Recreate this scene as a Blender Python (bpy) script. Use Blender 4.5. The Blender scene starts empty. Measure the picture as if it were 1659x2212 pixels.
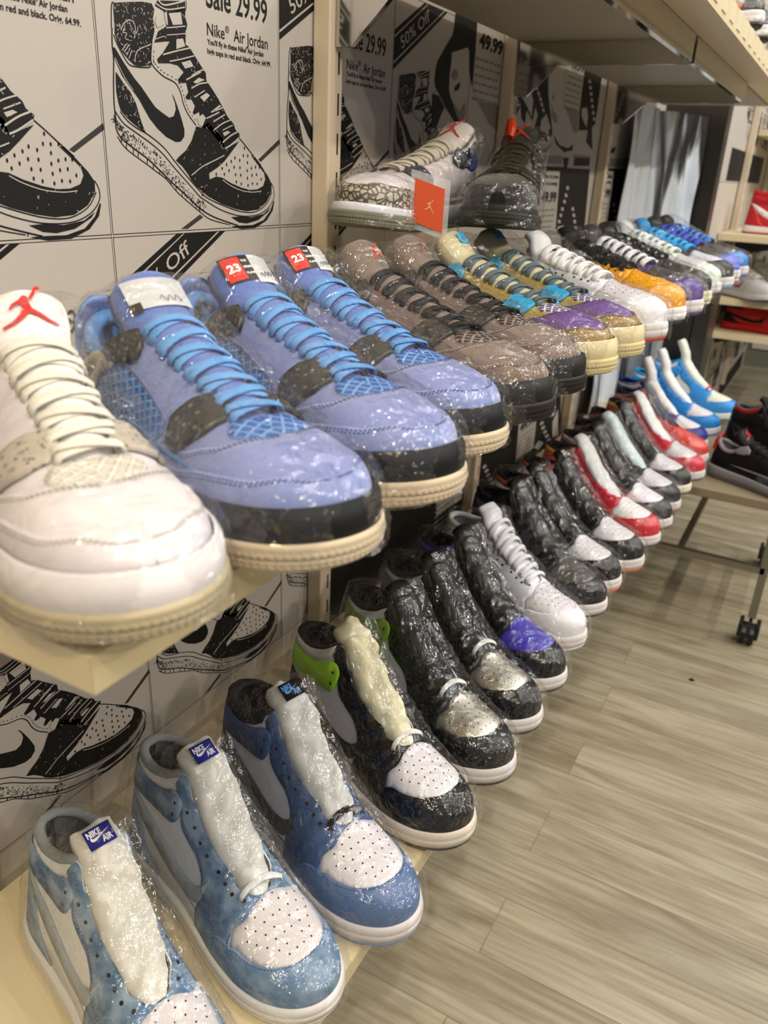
import bpy, math, random
import numpy as np
from mathutils import Vector, Matrix
from mathutils.geometry import delaunay_2d_cdt
SC = bpy.context.scene
COL = SC.collection
PI = math.pi
rnd = random.Random(7)
FLOOR_TO_CAM = 1.02          # lens height over the floor, metres

# ------------------------------------------------------------ camera
RW = [[0.87334, 0.48482, 0.04724], [0.23059, -0.32604, -0.9168], [-0.42908, 0.81157, -0.39654]]
cam_d = bpy.data.cameras.new('camera')
cam = bpy.data.objects.new('camera', cam_d)
COL.objects.link(cam)
right = Vector(RW[0]); up = -Vector(RW[1]); back = -Vector(RW[2])
m = Matrix((right, up, back)).transposed().to_4x4()
m.translation = Vector((0.56, 0.0, FLOOR_TO_CAM))
cam.matrix_world = m
cam_d.sensor_fit = 'HORIZONTAL'; cam_d.sensor_width = 36.0
cam_d.lens = 1720.0 / 1659.0 * 36.0
cam_d.clip_start = 0.02; cam_d.clip_end = 60
cam_d.dof.use_dof = True
cam_d.dof.focus_distance = 0.72
cam_d.dof.aperture_fstop = 11.0
SC.camera = cam
# ------------------------------------------------------------ world, exposure
SC.view_settings.view_transform = 'Standard'
SC.view_settings.look = 'None'
SC.view_settings.gamma = 1.0
SC.view_settings.exposure = -0.07
SC.cycles.use_denoising = True
SC.cycles.max_bounces = 5
SC.cycles.diffuse_bounces = 3
SC.cycles.glossy_bounces = 3
SC.cycles.transparent_max_bounces = 16
SC.cycles.use_adaptive_sampling = True
SC.cycles.adaptive_threshold = 0.04
SC.cycles.adaptive_min_samples = 16
SC.cycles.caustics_reflective = False
SC.cycles.caustics_refractive = False
SC.cycles.sample_clamp_indirect = 4.0
W = bpy.data.worlds.new('shop_air'); SC.world = W; W.use_nodes = True
W.node_tree.nodes['Background'].inputs[0].default_value = (0.93, 0.95, 1.0, 1)
W.node_tree.nodes['Background'].inputs[1].default_value = 0.27
# ------------------------------------------------------------ lamps out of view, some added
def lamp(x, y, z, power, size=0.09, col=(1.0, 0.90, 0.76), aim=None, shape='DISK'):
    d = bpy.data.lights.new('unseen_lamp_light', 'AREA')
    d.shape = shape; d.size = size; d.energy = power; d.color = col
    o = bpy.data.objects.new('unseen_lamp_light', d); COL.objects.link(o)
    o.location = (x, y, z)
    t = Vector(aim) if aim else Vector((x, y, 0))
    o.rotation_euler = (t - o.location).to_track_quat('-Z', 'Y').to_euler()
    return o
for k in range(9):  # unseen small spots, added in number to put glints on the film
    for lx in (1.0, 1.65):
        lamp(lx, -1.1 + .62 * k + (.3 if lx > 1.5 else 0), 2.70, 4.4, .040, (1.0, .92, .80) if (k + (lx > 1.5)) % 3 else (.90, .95, 1.0), aim=(0.30, -1.0 + .62 * k, 0.7))
for lx, ly, pw in [(3.3, -0.6, 30), (3.3, 0.8, 42), (3.3, 2.2, 44), (3.3, 3.8, 40)]:  # added far row, low enough to brighten the wall under the top shelf
    lamp(lx, ly, 2.75, pw * .58, aim=(0.30, ly, 0.7) if lx < 2 else (.3, ly, 0.8))
lamp(0.70, -0.50, 2.3, 13, 0.10, (1.0, 0.78, 0.40), aim=(0.30, 0.20, 0.6))
lamp(2.2, 2.6, 2.9, 16, 1.0, (0.93, 0.96, 1.0), aim=(0.9, 2.2, 0), shape='SQUARE')  # wide cool area light out of view, aimed down at the floor

# ------------------------------------------------------------ materials
def lin(c):
    if isinstance(c, str):
        c = [int(c[i:i+2], 16) / 255 for i in (0, 2, 4)]
        c = [v / 12.92 if v < .04045 else ((v + .055) / 1.055) ** 2.4 for v in c]
    return (c[0], c[1], c[2], 1.0)
MATS = {}
def mat(name, col, rough=.5, metal=0, bump=None, spec=.5, var=None, coat=0, sheen=0):
    """bump = (scale, strength, distance[, stretch]); var = (scale, other colour, sharp)"""
    key = name
    if key in MATS: return MATS[key]
    M = bpy.data.materials.new(name); M.use_nodes = True
    nt = M.node_tree; b = nt.nodes['Principled BSDF']
    b.inputs['Base Color'].default_value = lin(col)
    b.inputs['Roughness'].default_value = rough
    b.inputs['Metallic'].default_value = metal
    b.inputs['Specular IOR Level'].default_value = spec
    b.inputs['Coat Weight'].default_value = coat
    b.inputs['Coat Roughness'].default_value = .12
    b.inputs['Sheen Weight'].default_value = sheen
    tc = None
    if bump or var:
        tc = nt.nodes.new('ShaderNodeTexCoord')
    if bump:
        n = nt.nodes.new('ShaderNodeTexNoise'); n.inputs['Scale'].default_value = bump[0]; n.inputs['Detail'].default_value = 4
        src = tc.outputs['Object']
        if len(bump) > 3:
            mp = nt.nodes.new('ShaderNodeMapping'); mp.inputs['Scale'].default_value = bump[3]
            nt.links.new(src, mp.inputs[0]); src = mp.outputs[0]
        nt.links.new(src, n.inputs['Vector'])
        bp = nt.nodes.new('ShaderNodeBump'); bp.inputs['Strength'].default_value = bump[1]; bp.inputs['Distance'].default_value = bump[2]
        nt.links.new(n.outputs['Fac'], bp.inputs['Height']); nt.links.new(bp.outputs[0], b.inputs['Normal'])
    if var:
        n = nt.nodes.new('ShaderNodeTexNoise'); n.inputs['Scale'].default_value = var[0]; n.inputs['Detail'].default_value = 3
        nt.links.new(tc.outputs['Object'], n.inputs['Vector'])
        r = nt.nodes.new('ShaderNodeValToRGB')
        lo, hi = var[2] if len(var) > 2 else (.35, .65)
        r.color_ramp.elements[0].position = lo; r.color_ramp.elements[1].position = hi
        r.color_ramp.elements[0].color = lin(col); r.color_ramp.elements[1].color = lin(var[1])
        nt.links.new(n.outputs['Fac'], r.inputs[0]); nt.links.new(r.outputs[0], b.inputs['Base Color'])
    MATS[key] = M
    return M
def leather(c, r=.38):
    deep = int(c[:2], 16) + int(c[2:4], 16) + int(c[4:], 16) < 150
    return mat('leather_%s_%d' % (c, r * 100), c, r, bump=(420, .25, .0006), spec=.12 if deep else .3)
def suede(c): return mat('suede_' + c, c, .9, bump=(900, .35, .0006), spec=.2, sheen=.35, var=(14, shade(c, .90), (.3, .7)))
def cloth(c): return mat('cloth_' + c, c, .85, bump=(1500, .5, .0006), spec=.2)
def rubber(c): return mat('rubber_' + c, c, .55, bump=(700, .1, .0004), spec=.2)
def plastic(c): return mat('plastic_' + c, c, .3, spec=.35)
def washed(c, d): return mat('washed_suede_' + c + d, c, .8, bump=(500, .4, .0008), spec=.25, var=(45, d, (.4, .62)))
def shade(c, f):
    return ''.join('%02x' % max(0, min(255, int(int(c[i:i+2], 16) * f))) for i in (0, 2, 4))
def speckle(c, d='2a2a2a'):
    k = 'speckle_' + c + d
    if k in MATS: return MATS[k]
    M = mat(k, c, .5); nt = M.node_tree; b = nt.nodes['Principled BSDF']
    tc = nt.nodes.new('ShaderNodeTexCoord'); v = nt.nodes.new('ShaderNodeTexVoronoi'); v.inputs['Scale'].default_value = 190
    nz = nt.nodes.new('ShaderNodeTexNoise'); nz.inputs['Scale'].default_value = 120
    nt.links.new(tc.outputs['Object'], v.inputs['Vector']); nt.links.new(tc.outputs['Object'], nz.inputs['Vector'])
    a = nt.nodes.new('ShaderNodeMath'); a.operation = 'MULTIPLY'; a.inputs[1].default_value = .42
    nt.links.new(nz.outputs['Fac'], a.inputs[0])
    l = nt.nodes.new('ShaderNodeMath'); l.operation = 'LESS_THAN'
    nt.links.new(v.outputs['Distance'], l.inputs[0]); nt.links.new(a.outputs[0], l.inputs[1])
    mx = nt.nodes.new('ShaderNodeMix'); mx.data_type = 'RGBA'
    mx.inputs[6].default_value = lin(c); mx.inputs[7].default_value = lin(d)
    nt.links.new(l.outputs[0], mx.inputs[0]); nt.links.new(mx.outputs[2], b.inputs['Base Color'])
    return M
def elephant(c, d):
    k = 'elephant_print_' + c + d
    if k in MATS: return MATS[k]
    M = mat(k, c, .5); nt = M.node_tree; b = nt.nodes['Principled BSDF']
    tc = nt.nodes.new('ShaderNodeTexCoord'); v = nt.nodes.new('ShaderNodeTexVoronoi'); v.feature = 'DISTANCE_TO_EDGE'; v.inputs['Scale'].default_value = 130
    nt.links.new(tc.outputs['Object'], v.inputs['Vector'])
    l = nt.nodes.new('ShaderNodeMath'); l.operation = 'LESS_THAN'; l.inputs[1].default_value = .13
    nt.links.new(v.outputs['Distance'], l.inputs[0])
    mx = nt.nodes.new('ShaderNodeMix'); mx.data_type = 'RGBA'
    mx.inputs[6].default_value = lin(c); mx.inputs[7].default_value = lin(d)
    nt.links.new(l.outputs[0], mx.inputs[0]); nt.links.new(mx.outputs[2], b.inputs['Base Color'])
    return M
def mesh_grid(c, d):
    """moulded net: raised bars of colour c over cloth of colour d, drawn in the shoe's own side plane"""
    k = 'net_' + c + d
    if k in MATS: return MATS[k]
    M = mat(k, c, .5); nt = M.node_tree; b = nt.nodes['Principled BSDF']; L = nt.links
    tc = nt.nodes.new('ShaderNodeTexCoord'); s = nt.nodes.new('ShaderNodeSeparateXYZ'); L.new(tc.outputs['Object'], s.inputs[0])
    def mth(op, a, bb=None, v=None):
        n = nt.nodes.new('ShaderNodeMath'); n.operation = op
        L.new(a, n.inputs[0])
        if bb is not None: L.new(bb, n.inputs[1])
        if v is not None: n.inputs[1].default_value = v
        return n.outputs[0]
    ay = mth('ABSOLUTE', s.outputs[1])
    zz = mth('ADD', s.outputs[2], mth('MULTIPLY', ay, v=-.9))
    def bars(px, pz):
        q = mth('ADD', mth('MULTIPLY', s.outputs[0], v=px), mth('MULTIPLY', zz, v=pz))
        f = mth('FRACT', q); return mth('ABSOLUTE', mth('SUBTRACT', f, v=.5))
    A = bars(118, 58); B_ = bars(-58, 118)
    mxx = mth('MAXIMUM', A, B_)
    mr = nt.nodes.new('ShaderNodeMapRange'); mr.inputs[1].default_value = .30; mr.inputs[2].default_value = .38
    L.new(mxx, mr.inputs[0])
    mx = nt.nodes.new('ShaderNodeMix'); mx.data_type = 'RGBA'
    mx.inputs[6].default_value = lin(d); mx.inputs[7].default_value = lin(c)
    L.new(mr.outputs[0], mx.inputs[0]); L.new(mx.outputs[2], b.inputs['Base Color'])
    bp = nt.nodes.new('ShaderNodeBump'); bp.inputs['Strength'].default_value = 1; bp.inputs['Distance'].default_value = .0016
    L.new(mr.outputs[0], bp.inputs['Height']); L.new(bp.outputs[0], b.inputs['Normal'])
    return M
def film_material():
    M = bpy.data.materials.new('clear_film'); M.use_nodes = True; nt = M.node_tree; L = nt.links
    for n in list(nt.nodes): nt.nodes.remove(n)
    out = nt.nodes.new('ShaderNodeOutputMaterial'); mx = nt.nodes.new('ShaderNodeMixShader')
    tr = nt.nodes.new('ShaderNodeBsdfTransparent'); tr.inputs[0].default_value = (.985, .985, .99, 1)
    gl = nt.nodes.new('ShaderNodeBsdfGlossy'); gl.inputs['Roughness'].default_value = .105; gl.inputs[0].default_value = (1, 1, 1, 1)
    lw = nt.nodes.new('ShaderNodeLayerWeight'); lw.inputs[0].default_value = .11
    tc = nt.nodes.new('ShaderNodeTexCoord')
    n1 = nt.nodes.new('ShaderNodeTexNoise'); n1.inputs['Scale'].default_value = 34; n1.inputs['Detail'].default_value = 3; n1.inputs['Distortion'].default_value = 1.6
    v = nt.nodes.new('ShaderNodeTexVoronoi'); v.inputs['Scale'].default_value = 62; v.feature = 'F1'
    L.new(tc.outputs['Object'], n1.inputs['Vector']); L.new(tc.outputs['Object'], v.inputs['Vector'])
    ad = nt.nodes.new('ShaderNodeMath'); ad.operation = 'MULTIPLY_ADD'; ad.inputs[1].default_value = .45
    L.new(v.outputs['Distance'], ad.inputs[0]); L.new(n1.outputs['Fac'], ad.inputs[2])
    bp = nt.nodes.new('ShaderNodeBump'); bp.inputs['Strength'].default_value = .8; bp.inputs['Distance'].default_value = .009
    L.new(ad.outputs[0], bp.inputs['Height']); L.new(bp.outputs[0], gl.inputs['Normal']); L.new(bp.outputs[0], lw.inputs['Normal'])
    mr = nt.nodes.new('ShaderNodeMapRange'); mr.inputs[3].default_value = .075; mr.inputs[4].default_value = .20
    L.new(lw.outputs['Fresnel'], mr.inputs[0])
    L.new(mr.outputs[0], mx.inputs[0]); L.new(tr.outputs[0], mx.inputs[1]); L.new(gl.outputs[0], mx.inputs[2])
    L.new(mx.outputs[0], out.inputs[0])
    return M
FILM = film_material()

# ------------------------------------------------------------ object helpers
def link_mesh(name, me, mats, parent=None, smooth=None):
    o = bpy.data.objects.new(name, me); COL.objects.link(o)
    if not isinstance(mats, (list, tuple)): mats = [mats]
    while len(me.materials) < len(mats): me.materials.append(None)
    for i, mm in enumerate(mats):
        o.material_slots[i].link = 'OBJECT'; o.material_slots[i].material = mm
    if parent: o.parent = parent
    return o
def mk(verts, faces, midx=None, smooth=True):
    me = bpy.data.meshes.new('mesh')
    me.from_pydata([tuple(v) for v in verts], [], faces)
    if smooth: me.polygons.foreach_set('use_smooth', [True] * len(me.polygons))
    if midx: me.polygons.foreach_set('material_index', midx)
    me.update(); return me
class MB:
    def __init__(s): s.v = []; s.f = []; s.m = []
    def add(s, v, f, mi=0):
        n = len(s.v); s.v += [tuple(p) for p in v]
        s.f += [tuple(i + n for i in q) for q in f]; s.m += [mi] * len(f)
        return s
    def box(s, x0, x1, y0, y1, z0, z1, mi=0):
        v = [(x, y, z) for x in (x0, x1) for y in (y0, y1) for z in (z0, z1)]
        return s.add(v, [(0, 1, 3, 2), (4, 6, 7, 5), (0, 4, 5, 1), (2, 3, 7, 6), (0, 2, 6, 4), (1, 5, 7, 3)], mi)
    def poly(s, pts, d, mi=0):
        """closed outline pts (3D) pushed by vector d into a solid slab"""
        n = len(pts); a = [Vector(p) for p in pts]; b = [p + Vector(d) for p in a]
        f = [tuple(range(n)), tuple(range(2 * n - 1, n - 1, -1))] + [(i, (i + 1) % n, n + (i + 1) % n, n + i) for i in range(n)]
        return s.add(a + b, f, mi)
    def tube(s, path, r, n=8, mi=0, flat=None, cap=True):
        P = [Vector(p) for p in path]; N = len(P); vs = []; fs = []
        prev = None
        for i, p in enumerate(P):
            t = (P[min(i + 1, N - 1)] - P[max(i - 1, 0)]).normalized()
            a = t.cross(Vector((0, 0, 1))) if prev is None else (prev - t * prev.dot(t))
            if a.length < 1e-4: a = t.cross(Vector((1, 0, 0)))
            a.normalize(); prev = a; b = t.cross(a)
            rr = r[i] if hasattr(r, '__len__') else r
            for k in range(n):
                q = 2 * PI * k / n; vs.append(p + a * math.cos(q) * rr + b * math.sin(q) * rr)
        for i in range(N - 1):
            for k in range(n): fs.append((i * n + k, i * n + (k + 1) % n, (i + 1) * n + (k + 1) % n, (i + 1) * n + k))
        if cap: fs += [tuple(range(n - 1, -1, -1)), tuple(range((N - 1) * n, N * n))]
        return s.add(vs, fs, mi)
    def build(s, name, mats, parent=None, smooth=False, bevel=0):
        me = mk(s.v, s.f, s.m, smooth)
        o = link_mesh(name, me, mats, parent)
        if bevel:
            b = o.modifiers.new('bevel', 'BEVEL'); b.width = bevel; b.segments = 2; b.limit_method = 'ANGLE'
        return o
def thing(name, label, cat, loc=(0, 0, 0), rz=0, group=None):
    o = bpy.data.objects.new(name, None); COL.objects.link(o)
    o.location = loc; o.rotation_euler = (0, 0, rz); o.empty_display_size = .02
    return tag(o, label, cat, group)
def tag(o, label, cat, group=None):
    o['label'] = label; o['category'] = cat
    if group: o['group'] = group
    return o
def struct(o): o['kind'] = 'structure'; return o
def text_mesh(txt, size, bold=0, sx=1.0, sp=1.0):
    c = bpy.data.curves.new('t', 'FONT'); c.body = txt; c.size = size; c.offset = bold; c.space_character = sp; c.resolution_u = 3
    o = bpy.data.objects.new('t', c); COL.objects.link(o)
    dg = bpy.context.evaluated_depsgraph_get(); dg.update()
    e = o.evaluated_get(dg); me = e.to_mesh()
    v = [(p.co.x * sx, p.co.y) for p in me.vertices]; f = [tuple(p.vertices) for p in me.polygons]
    e.to_mesh_clear(); bpy.data.objects.remove(o); bpy.data.curves.remove(c)
    return v, f
def put_text(mb, txt, size, fn, bold=0, sx=1.0, mi=0, width=None, sp=1.0, center=False):
    v, f = text_mesh(txt, size, bold, sx, sp)
    if not v: return
    xs = [p[0] for p in v]
    if width:
        k = width / (max(xs) - min(xs)); v = [((p[0] - min(xs)) * k, p[1]) for p in v]; xs = [p[0] for p in v]
    if center: v = [(p[0] - (max(xs) + min(xs)) / 2, p[1]) for p in v]
    mb.add([fn(p[0], p[1]) for p in v], f, mi)

# ------------------------------------------------------------ shoe surfaces
def table(tab):
    X = np.array([t[0] for t in tab], float); Y = np.array([t[1] for t in tab], float)
    h = np.diff(X); d = np.diff(Y) / h; mm = np.zeros(len(X))
    mm[0] = d[0]; mm[-1] = d[-1]
    for i in range(1, len(X) - 1):
        mm[i] = 0 if d[i-1] * d[i] <= 0 else 2 * d[i-1] * d[i] / (d[i-1] + d[i])
    def f(x):
        x = np.clip(np.asarray(x, float), X[0], X[-1]); i = np.clip(np.searchsorted(X, x, side='right') - 1, 0, len(X) - 2)
        t = (x - X[i]) / h[i]; t2 = t * t; t3 = t2 * t
        return (2*t3-3*t2+1)*Y[i] + (t3-2*t2+t)*h[i]*mm[i] + (-2*t3+3*t2)*Y[i+1] + (t3-t2)*h[i]*mm[i+1]
    return f
class Shape:
    """upper of a shoe: x heel to toe, t = angle over the section from the +y side over the top to the -y side"""
    def __init__(s, L, Wt, Ht, Zt, Nt, spring=10, key='', shear=.17):
        s.L = L; s.key = key
        s.W = table([(math.acos(max(-1, 1 - 2 * x / 1000 / L)) / PI, w / 1000) for x, w in Wt])
        s.H = table([(x, h / 1000) for x, h in Ht]); s.Z = table([(x, z / 1000) for x, z in Zt]); s.N = table(Nt)
        s.spring = spring / 1000; s.shear = shear
    def lift(s, x):
        k = np.clip((x / s.L - .68) / .32, 0, 1); return s.spring * k * k
    def x(s, u): return s.L * (1 - np.cos(PI * np.asarray(u))) / 2
    def u(s, x): return np.arccos(np.clip(1 - 2 * np.asarray(x, float) / s.L, -1, 1)) / PI
    def pt(s, u, t):
        u = np.asarray(u, float); t = np.asarray(t, float)
        x = s.x(u) * 1000; w = s.W(u); z0 = s.Z(x); h = s.H(x) - z0; n = s.N(x)
        c = np.cos(t); sn = np.sin(t)
        r = (np.abs(c) ** n + np.abs(sn) ** n) ** (-1 / n)
        y = w * c * r; z = z0 + h * sn * r
        xx = x / 1000 - .006 * np.exp(-((z - .065) / .02) ** 2) * 0 + .010 * np.clip((z - .03) / .12, 0, 1) * np.clip(1 - x / (s.L * 1000) * 2.2, 0, 1)
        y = y + s.lean(x, z - z0)
        return np.stack([xx, y, z + s.lift(x / 1000) ], -1)
    def lean(s, x, h):           # the ridge of the instep sits toward the +y side
        k = np.clip((250 - np.asarray(x, float)) / 90, 0, 1) * np.clip((np.asarray(x, float) + 60) / 120, .3, 1)
        return s.shear * k * k * (3 - 2 * k) * h
    def nr(s, u, t):
        uc = np.clip(u, .015, .985); tc = np.clip(t, .012, PI - .012); e = .01
        a = s.pt(uc + e, tc) - s.pt(uc - e, tc); b = s.pt(uc, tc + e) - s.pt(uc, tc - e)
        n = np.cross(b, a); l = np.linalg.norm(n, axis=-1, keepdims=True)
        return n / np.maximum(l, 1e-9)
    def off(s, u, t, d):
        return s.pt(u, t) + s.nr(u, t) * np.asarray(d)[..., None]
    def side(s, x, z):           # mm, mm -> (u, t) on the +y side
        z0 = float(s.Z(x)); h = float(s.H(x)) - z0; n = float(s.N(x)); k = min(max((z / 1000 - z0) / h, 1e-4), .9999)
        ct = (k ** -n - 1) ** (1 / n)
        return (float(s.u(x / 1000)), math.atan2(1, ct))
    def plan(s, x, y):           # mm, mm seen from above
        u = float(s.u(x / 1000)); w = max(float(s.W(u)) * 1000, .01); n = float(s.N(x)); k = min(max(abs(y) / w, 1e-4), .9999)
        tt = (k ** -n - 1) ** (1 / n); t = math.atan2(tt, 1)
        return (u, t if y >= 0 else PI - t)
LP, LQ = .36, .062
def dens(pts, sp):
    out = []
    n = len(pts)
    for i in range(n):
        a = pts[i]; b = pts[(i + 1) % n]
        d = math.hypot((a[0] - b[0]) * LP, (a[1] - b[1]) * LQ)
        k = max(1, int(math.ceil(d / sp)))
        for j in range(k): out.append((a[0] + (b[0] - a[0]) * j / k, a[1] + (b[1] - a[1]) * j / k))
    return out
def smooth_line(P, k=5):
    """Catmull-Rom through the open list P"""
    if len(P) < 3: return P
    out = []
    for i in range(len(P) - 1):
        p0 = P[max(i - 1, 0)]; p1 = P[i]; p2 = P[i + 1]; p3 = P[min(i + 2, len(P) - 1)]
        for j in range(k):
            t = j / k
            out.append(tuple(.5 * ((2 * p1[a]) + (-p0[a] + p2[a]) * t + (2 * p0[a] - 5 * p1[a] + 4 * p2[a] - p3[a]) * t * t + (-p0[a] + 3 * p1[a] - 3 * p2[a] + p3[a]) * t ** 3) for a in (0, 1)))
    out.append(P[-1]); return out
def sm_closed(P, k=4):
    n = len(P); Q = [P[-1]] + list(P) + [P[0], P[1]]
    out = []
    for i in range(1, n + 1):
        p0, p1, p2, p3 = Q[i-1], Q[i], Q[i+1], Q[i+2]
        for j in range(k):
            t = j / k
            out.append(tuple(.5 * ((2 * p1[a]) + (-p0[a] + p2[a]) * t + (2 * p0[a] - 5 * p1[a] + 4 * p2[a] - p3[a]) * t * t + (-p0[a] + 3 * p1[a] - 3 * p2[a] + p3[a]) * t ** 3) for a in (0, 1)))
    return out
def inside(P, poly):
    x, y = P[:, 0], P[:, 1]; r = np.zeros(len(P), bool); n = len(poly); j = n - 1
    for i in range(n):
        xi, yi = poly[i]; xj, yj = poly[j]
        c = ((yi > y) != (yj > y)) & (x < (xj - xi) * (y - yi) / ((yj - yi) if yj != yi else 1e-12) + xi)
        r ^= c; j = i
    return r
def tri(loops, sp):
    """loops of (u,t); returns points (u,t), triangles"""
    L2 = [[(a * LP, b * LQ) for a, b in dens(l, sp)] for l in loops]
    verts = []; edges = []
    for l in L2:
        n0 = len(verts); verts += l; edges += [(n0 + i, n0 + (i + 1) % len(l)) for i in range(len(l))]
    A = np.array(L2[0]); lo = A.min(0); hi = A.max(0)
    gx = np.arange(lo[0] + sp * .5, hi[0], sp); gy = np.arange(lo[1] + sp * .5, hi[1], sp)
    if len(gx) and len(gy):
        G = np.array([(x + (sp * .5 if j % 2 else 0), y) for j, y in enumerate(gy) for x in gx])
        k = inside(G, L2[0])
        for h in L2[1:]: k &= ~inside(G, h)
        G = G[k]
        if len(G):
            B = np.array([p for l in L2 for p in l])
            keep = np.ones(len(G), bool)
            for c in range(0, len(G), 400):
                dd = np.min(np.linalg.norm(G[c:c+400, None] - B[None], axis=2), axis=1); keep[c:c+400] = dd > sp * .45
            verts += [tuple(p) for p in G[keep]]
    r = delaunay_2d_cdt([Vector(v) for v in verts], edges, [], 0, 1e-7)
    V = np.array([(v[0], v[1]) for v in r[0]]); F = [tuple(f) for f in r[2]]
    if not F: return np.zeros((0, 2)), []
    cen = np.array([V[list(f)].mean(0) for f in F])
    k = inside(cen, L2[0])
    for h in L2[1:]: k &= ~inside(cen, h)
    F = [f for f, q in zip(F, k) if q]
    used = sorted(set(i for f in F for i in f)); mp = {a: b for b, a in enumerate(used)}
    V = V[used] / np.array([LP, LQ]); F = [tuple(mp[i] for i in f) for f in F]
    return V, F
def patch(mb, S, loops, off, thick=.001, sp=.005, back=False, mi=0, bump=None, edge=None):
    V, F = tri(loops, sp)
    if not F: return
    u, t = V[:, 0], V[:, 1]
    o = np.full(len(V), off)
    if bump is not None: o = o + bump(u, t)
    top = S.off(u, t, o); F2 = []
    for f in F:          # orientation: normal must follow the surface normal
        a, b, c = (top[i] for i in f[:3]); n = np.cross(b - a, c - a)
        if n.dot(S.nr(np.array([u[f[0]]]), np.array([t[f[0]]]))[0]) < 0: f = f[::-1]
        F2.append(f)
    ec = {}
    for f in F2:
        for i in range(len(f)):
            e = (f[i], f[(i + 1) % len(f)]); ec[e] = 1
    be = [e for e in ec if (e[1], e[0]) not in ec]
    n = len(V); vs = list(map(tuple, top)); fs = list(F2)
    bo = S.off(u, t, o - thick if not back else o - thick)
    if back:
        vs += list(map(tuple, bo)); fs += [tuple(i + n for i in f[::-1]) for f in F2]
        fs += [(b, a, a + n, b + n) for a, b in be]
    else:
        idx = {}
        for a, b in be:
            for q in (a, b):
                if q not in idx: idx[q] = len(vs); vs.append(tuple(bo[q]))
            fs.append((b, a, idx[a], idx[b]))
    mb.add(vs, fs, mi)
def both(loop): return loop, [(u, PI - t) for u, t in loop]
def stitch(mb, S, line, off, mi=0, step=.0032, ln=.0019, w=.00045):
    """dashed thread along a (u,t) polyline"""
    P = S.off(np.array([p[0] for p in line]), np.array([p[1] for p in line]), np.full(len(line), off))
    N = S.nr(np.array([p[0] for p in line]), np.array([p[1] for p in line]))
    d = np.r_[0, np.cumsum(np.linalg.norm(np.diff(P, axis=0), axis=1))]
    if d[-1] < step: return
    for s0 in np.arange(0, d[-1] - ln, step):
        a = np.array([np.interp(s0, d, P[:, k]) for k in range(3)]); b = np.array([np.interp(s0 + ln, d, P[:, k]) for k in range(3)])
        n = np.array([np.interp(s0, d, N[:, k]) for k in range(3)]); t = b - a; sd = np.cross(n, t); sd = sd / max(np.linalg.norm(sd), 1e-9) * w
        c = (a + b) / 2 + n * .0005
        mb.add([a - sd, b - sd, b + sd, a + sd, c - sd * .6, c + sd * .6], [(0, 1, 4), (1, 2, 5, 4), (2, 3, 5), (3, 0, 4, 5)], mi)
def dot(mb, S, u, t, r, off, mi=0, n=7, hole=False):
    P = S.off(np.array([u]), np.array([t]), np.array([off]))[0]; N = Vector(S.nr(np.array([u]), np.array([t]))[0])
    a = N.cross(Vector((0, 1, .2))); a = a.normalized() if a.length > .1 else Vector((1, 0, 0)); b = N.cross(a)
    c = Vector(P); mb.add([c + a * math.cos(2*PI*k/n) * r + b * math.sin(2*PI*k/n) * r for k in range(n)], [tuple(range(n))], mi)
def ribbon(mb, pts, nrm, w, th, mi=0, n=8, taper=True):
    """flat lace through pts (wide along the path's cross direction, thin along nrm)"""
    P = [Vector(p) for p in pts]; N = len(P); vs = []; fs = []
    for i, p in enumerate(P):
        t = (P[min(i+1, N-1)] - P[max(i-1, 0)]).normalized(); nn = Vector(nrm[i]); nn = (nn - t * nn.dot(t)).normalized(); s_ = t.cross(nn)
        f = 1.0 if not taper else .55 + .45 * math.sin(PI * (i + .6) / (N + .2)) ** .5
        for k in range(n):
            q = 2 * PI * k / n
            cx = math.cos(q); cy = math.sin(q)
            vs.append(p + s_ * (w/2 * f * math.copysign(abs(cx) ** .6, cx)) + nn * (th/2 * math.copysign(abs(cy) ** .8, cy)))
    for i in range(N - 1):
        for k in range(n): fs.append((i*n+k, i*n+(k+1) % n, (i+1)*n+(k+1) % n, (i+1)*n+k))
    fs += [tuple(range(n-1, -1, -1)), tuple(range((N-1)*n, N*n))]
    mb.add(vs, fs, mi)
def outline(S, grow, n=44):
    """closed 2D outline of the foot, grown by grow metres"""
    u = np.linspace(0, 1, n); x = S.x(u); w = S.W(u)
    P = np.concatenate([np.stack([x, w], -1), np.stack([x, -w], -1)[-2:0:-1]])
    T = np.roll(P, -1, 0) - np.roll(P, 1, 0); Nn = np.stack([-T[:, 1], T[:, 0]], -1)
    Nn /= np.maximum(np.linalg.norm(Nn, axis=1, keepdims=True), 1e-9)
    return P, Nn
def sole(S, rings, n=44, mi=0, mb=None, cap=True):
    """rings = [(fraction or height function of x, offset)] from bottom to top"""
    P, Nn = outline(S, 0, n); mb = mb or MB(); K = len(P); vs = []; fs = []
    for zf, o in rings:
        Q = P + Nn * o; z = zf(P[:, 0])
        vs += [tuple(v) for v in np.stack([Q[:, 0], Q[:, 1], z], -1)]
    for r in range(len(rings) - 1):
        for i in range(K):
            a = r * K + i; b = r * K + (i + 1) % K
            fs.append((b, a, a + K, b + K))
    if cap:
        m_ = n                      # strip caps across the width
        for base, rev in ((0, False), ((len(rings) - 1) * K, True)):
            for i in range(n - 1):
                a = base + i; b = base + i + 1
                c = base + (K - i - 1 + 1) % K if i else base; d = base + (K - (i + 1)) % K
                c = base + ((K - i) % K); 
                q = [a, b, d, c] if i and i < n - 2 else ([a, b, d] if i == 0 else [a, b, c])
                q = list(dict.fromkeys(q))
                if len(q) > 2: fs.append(tuple(q if not rev else q[::-1]))
    mb.add(vs, fs, mi); return mb
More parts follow.
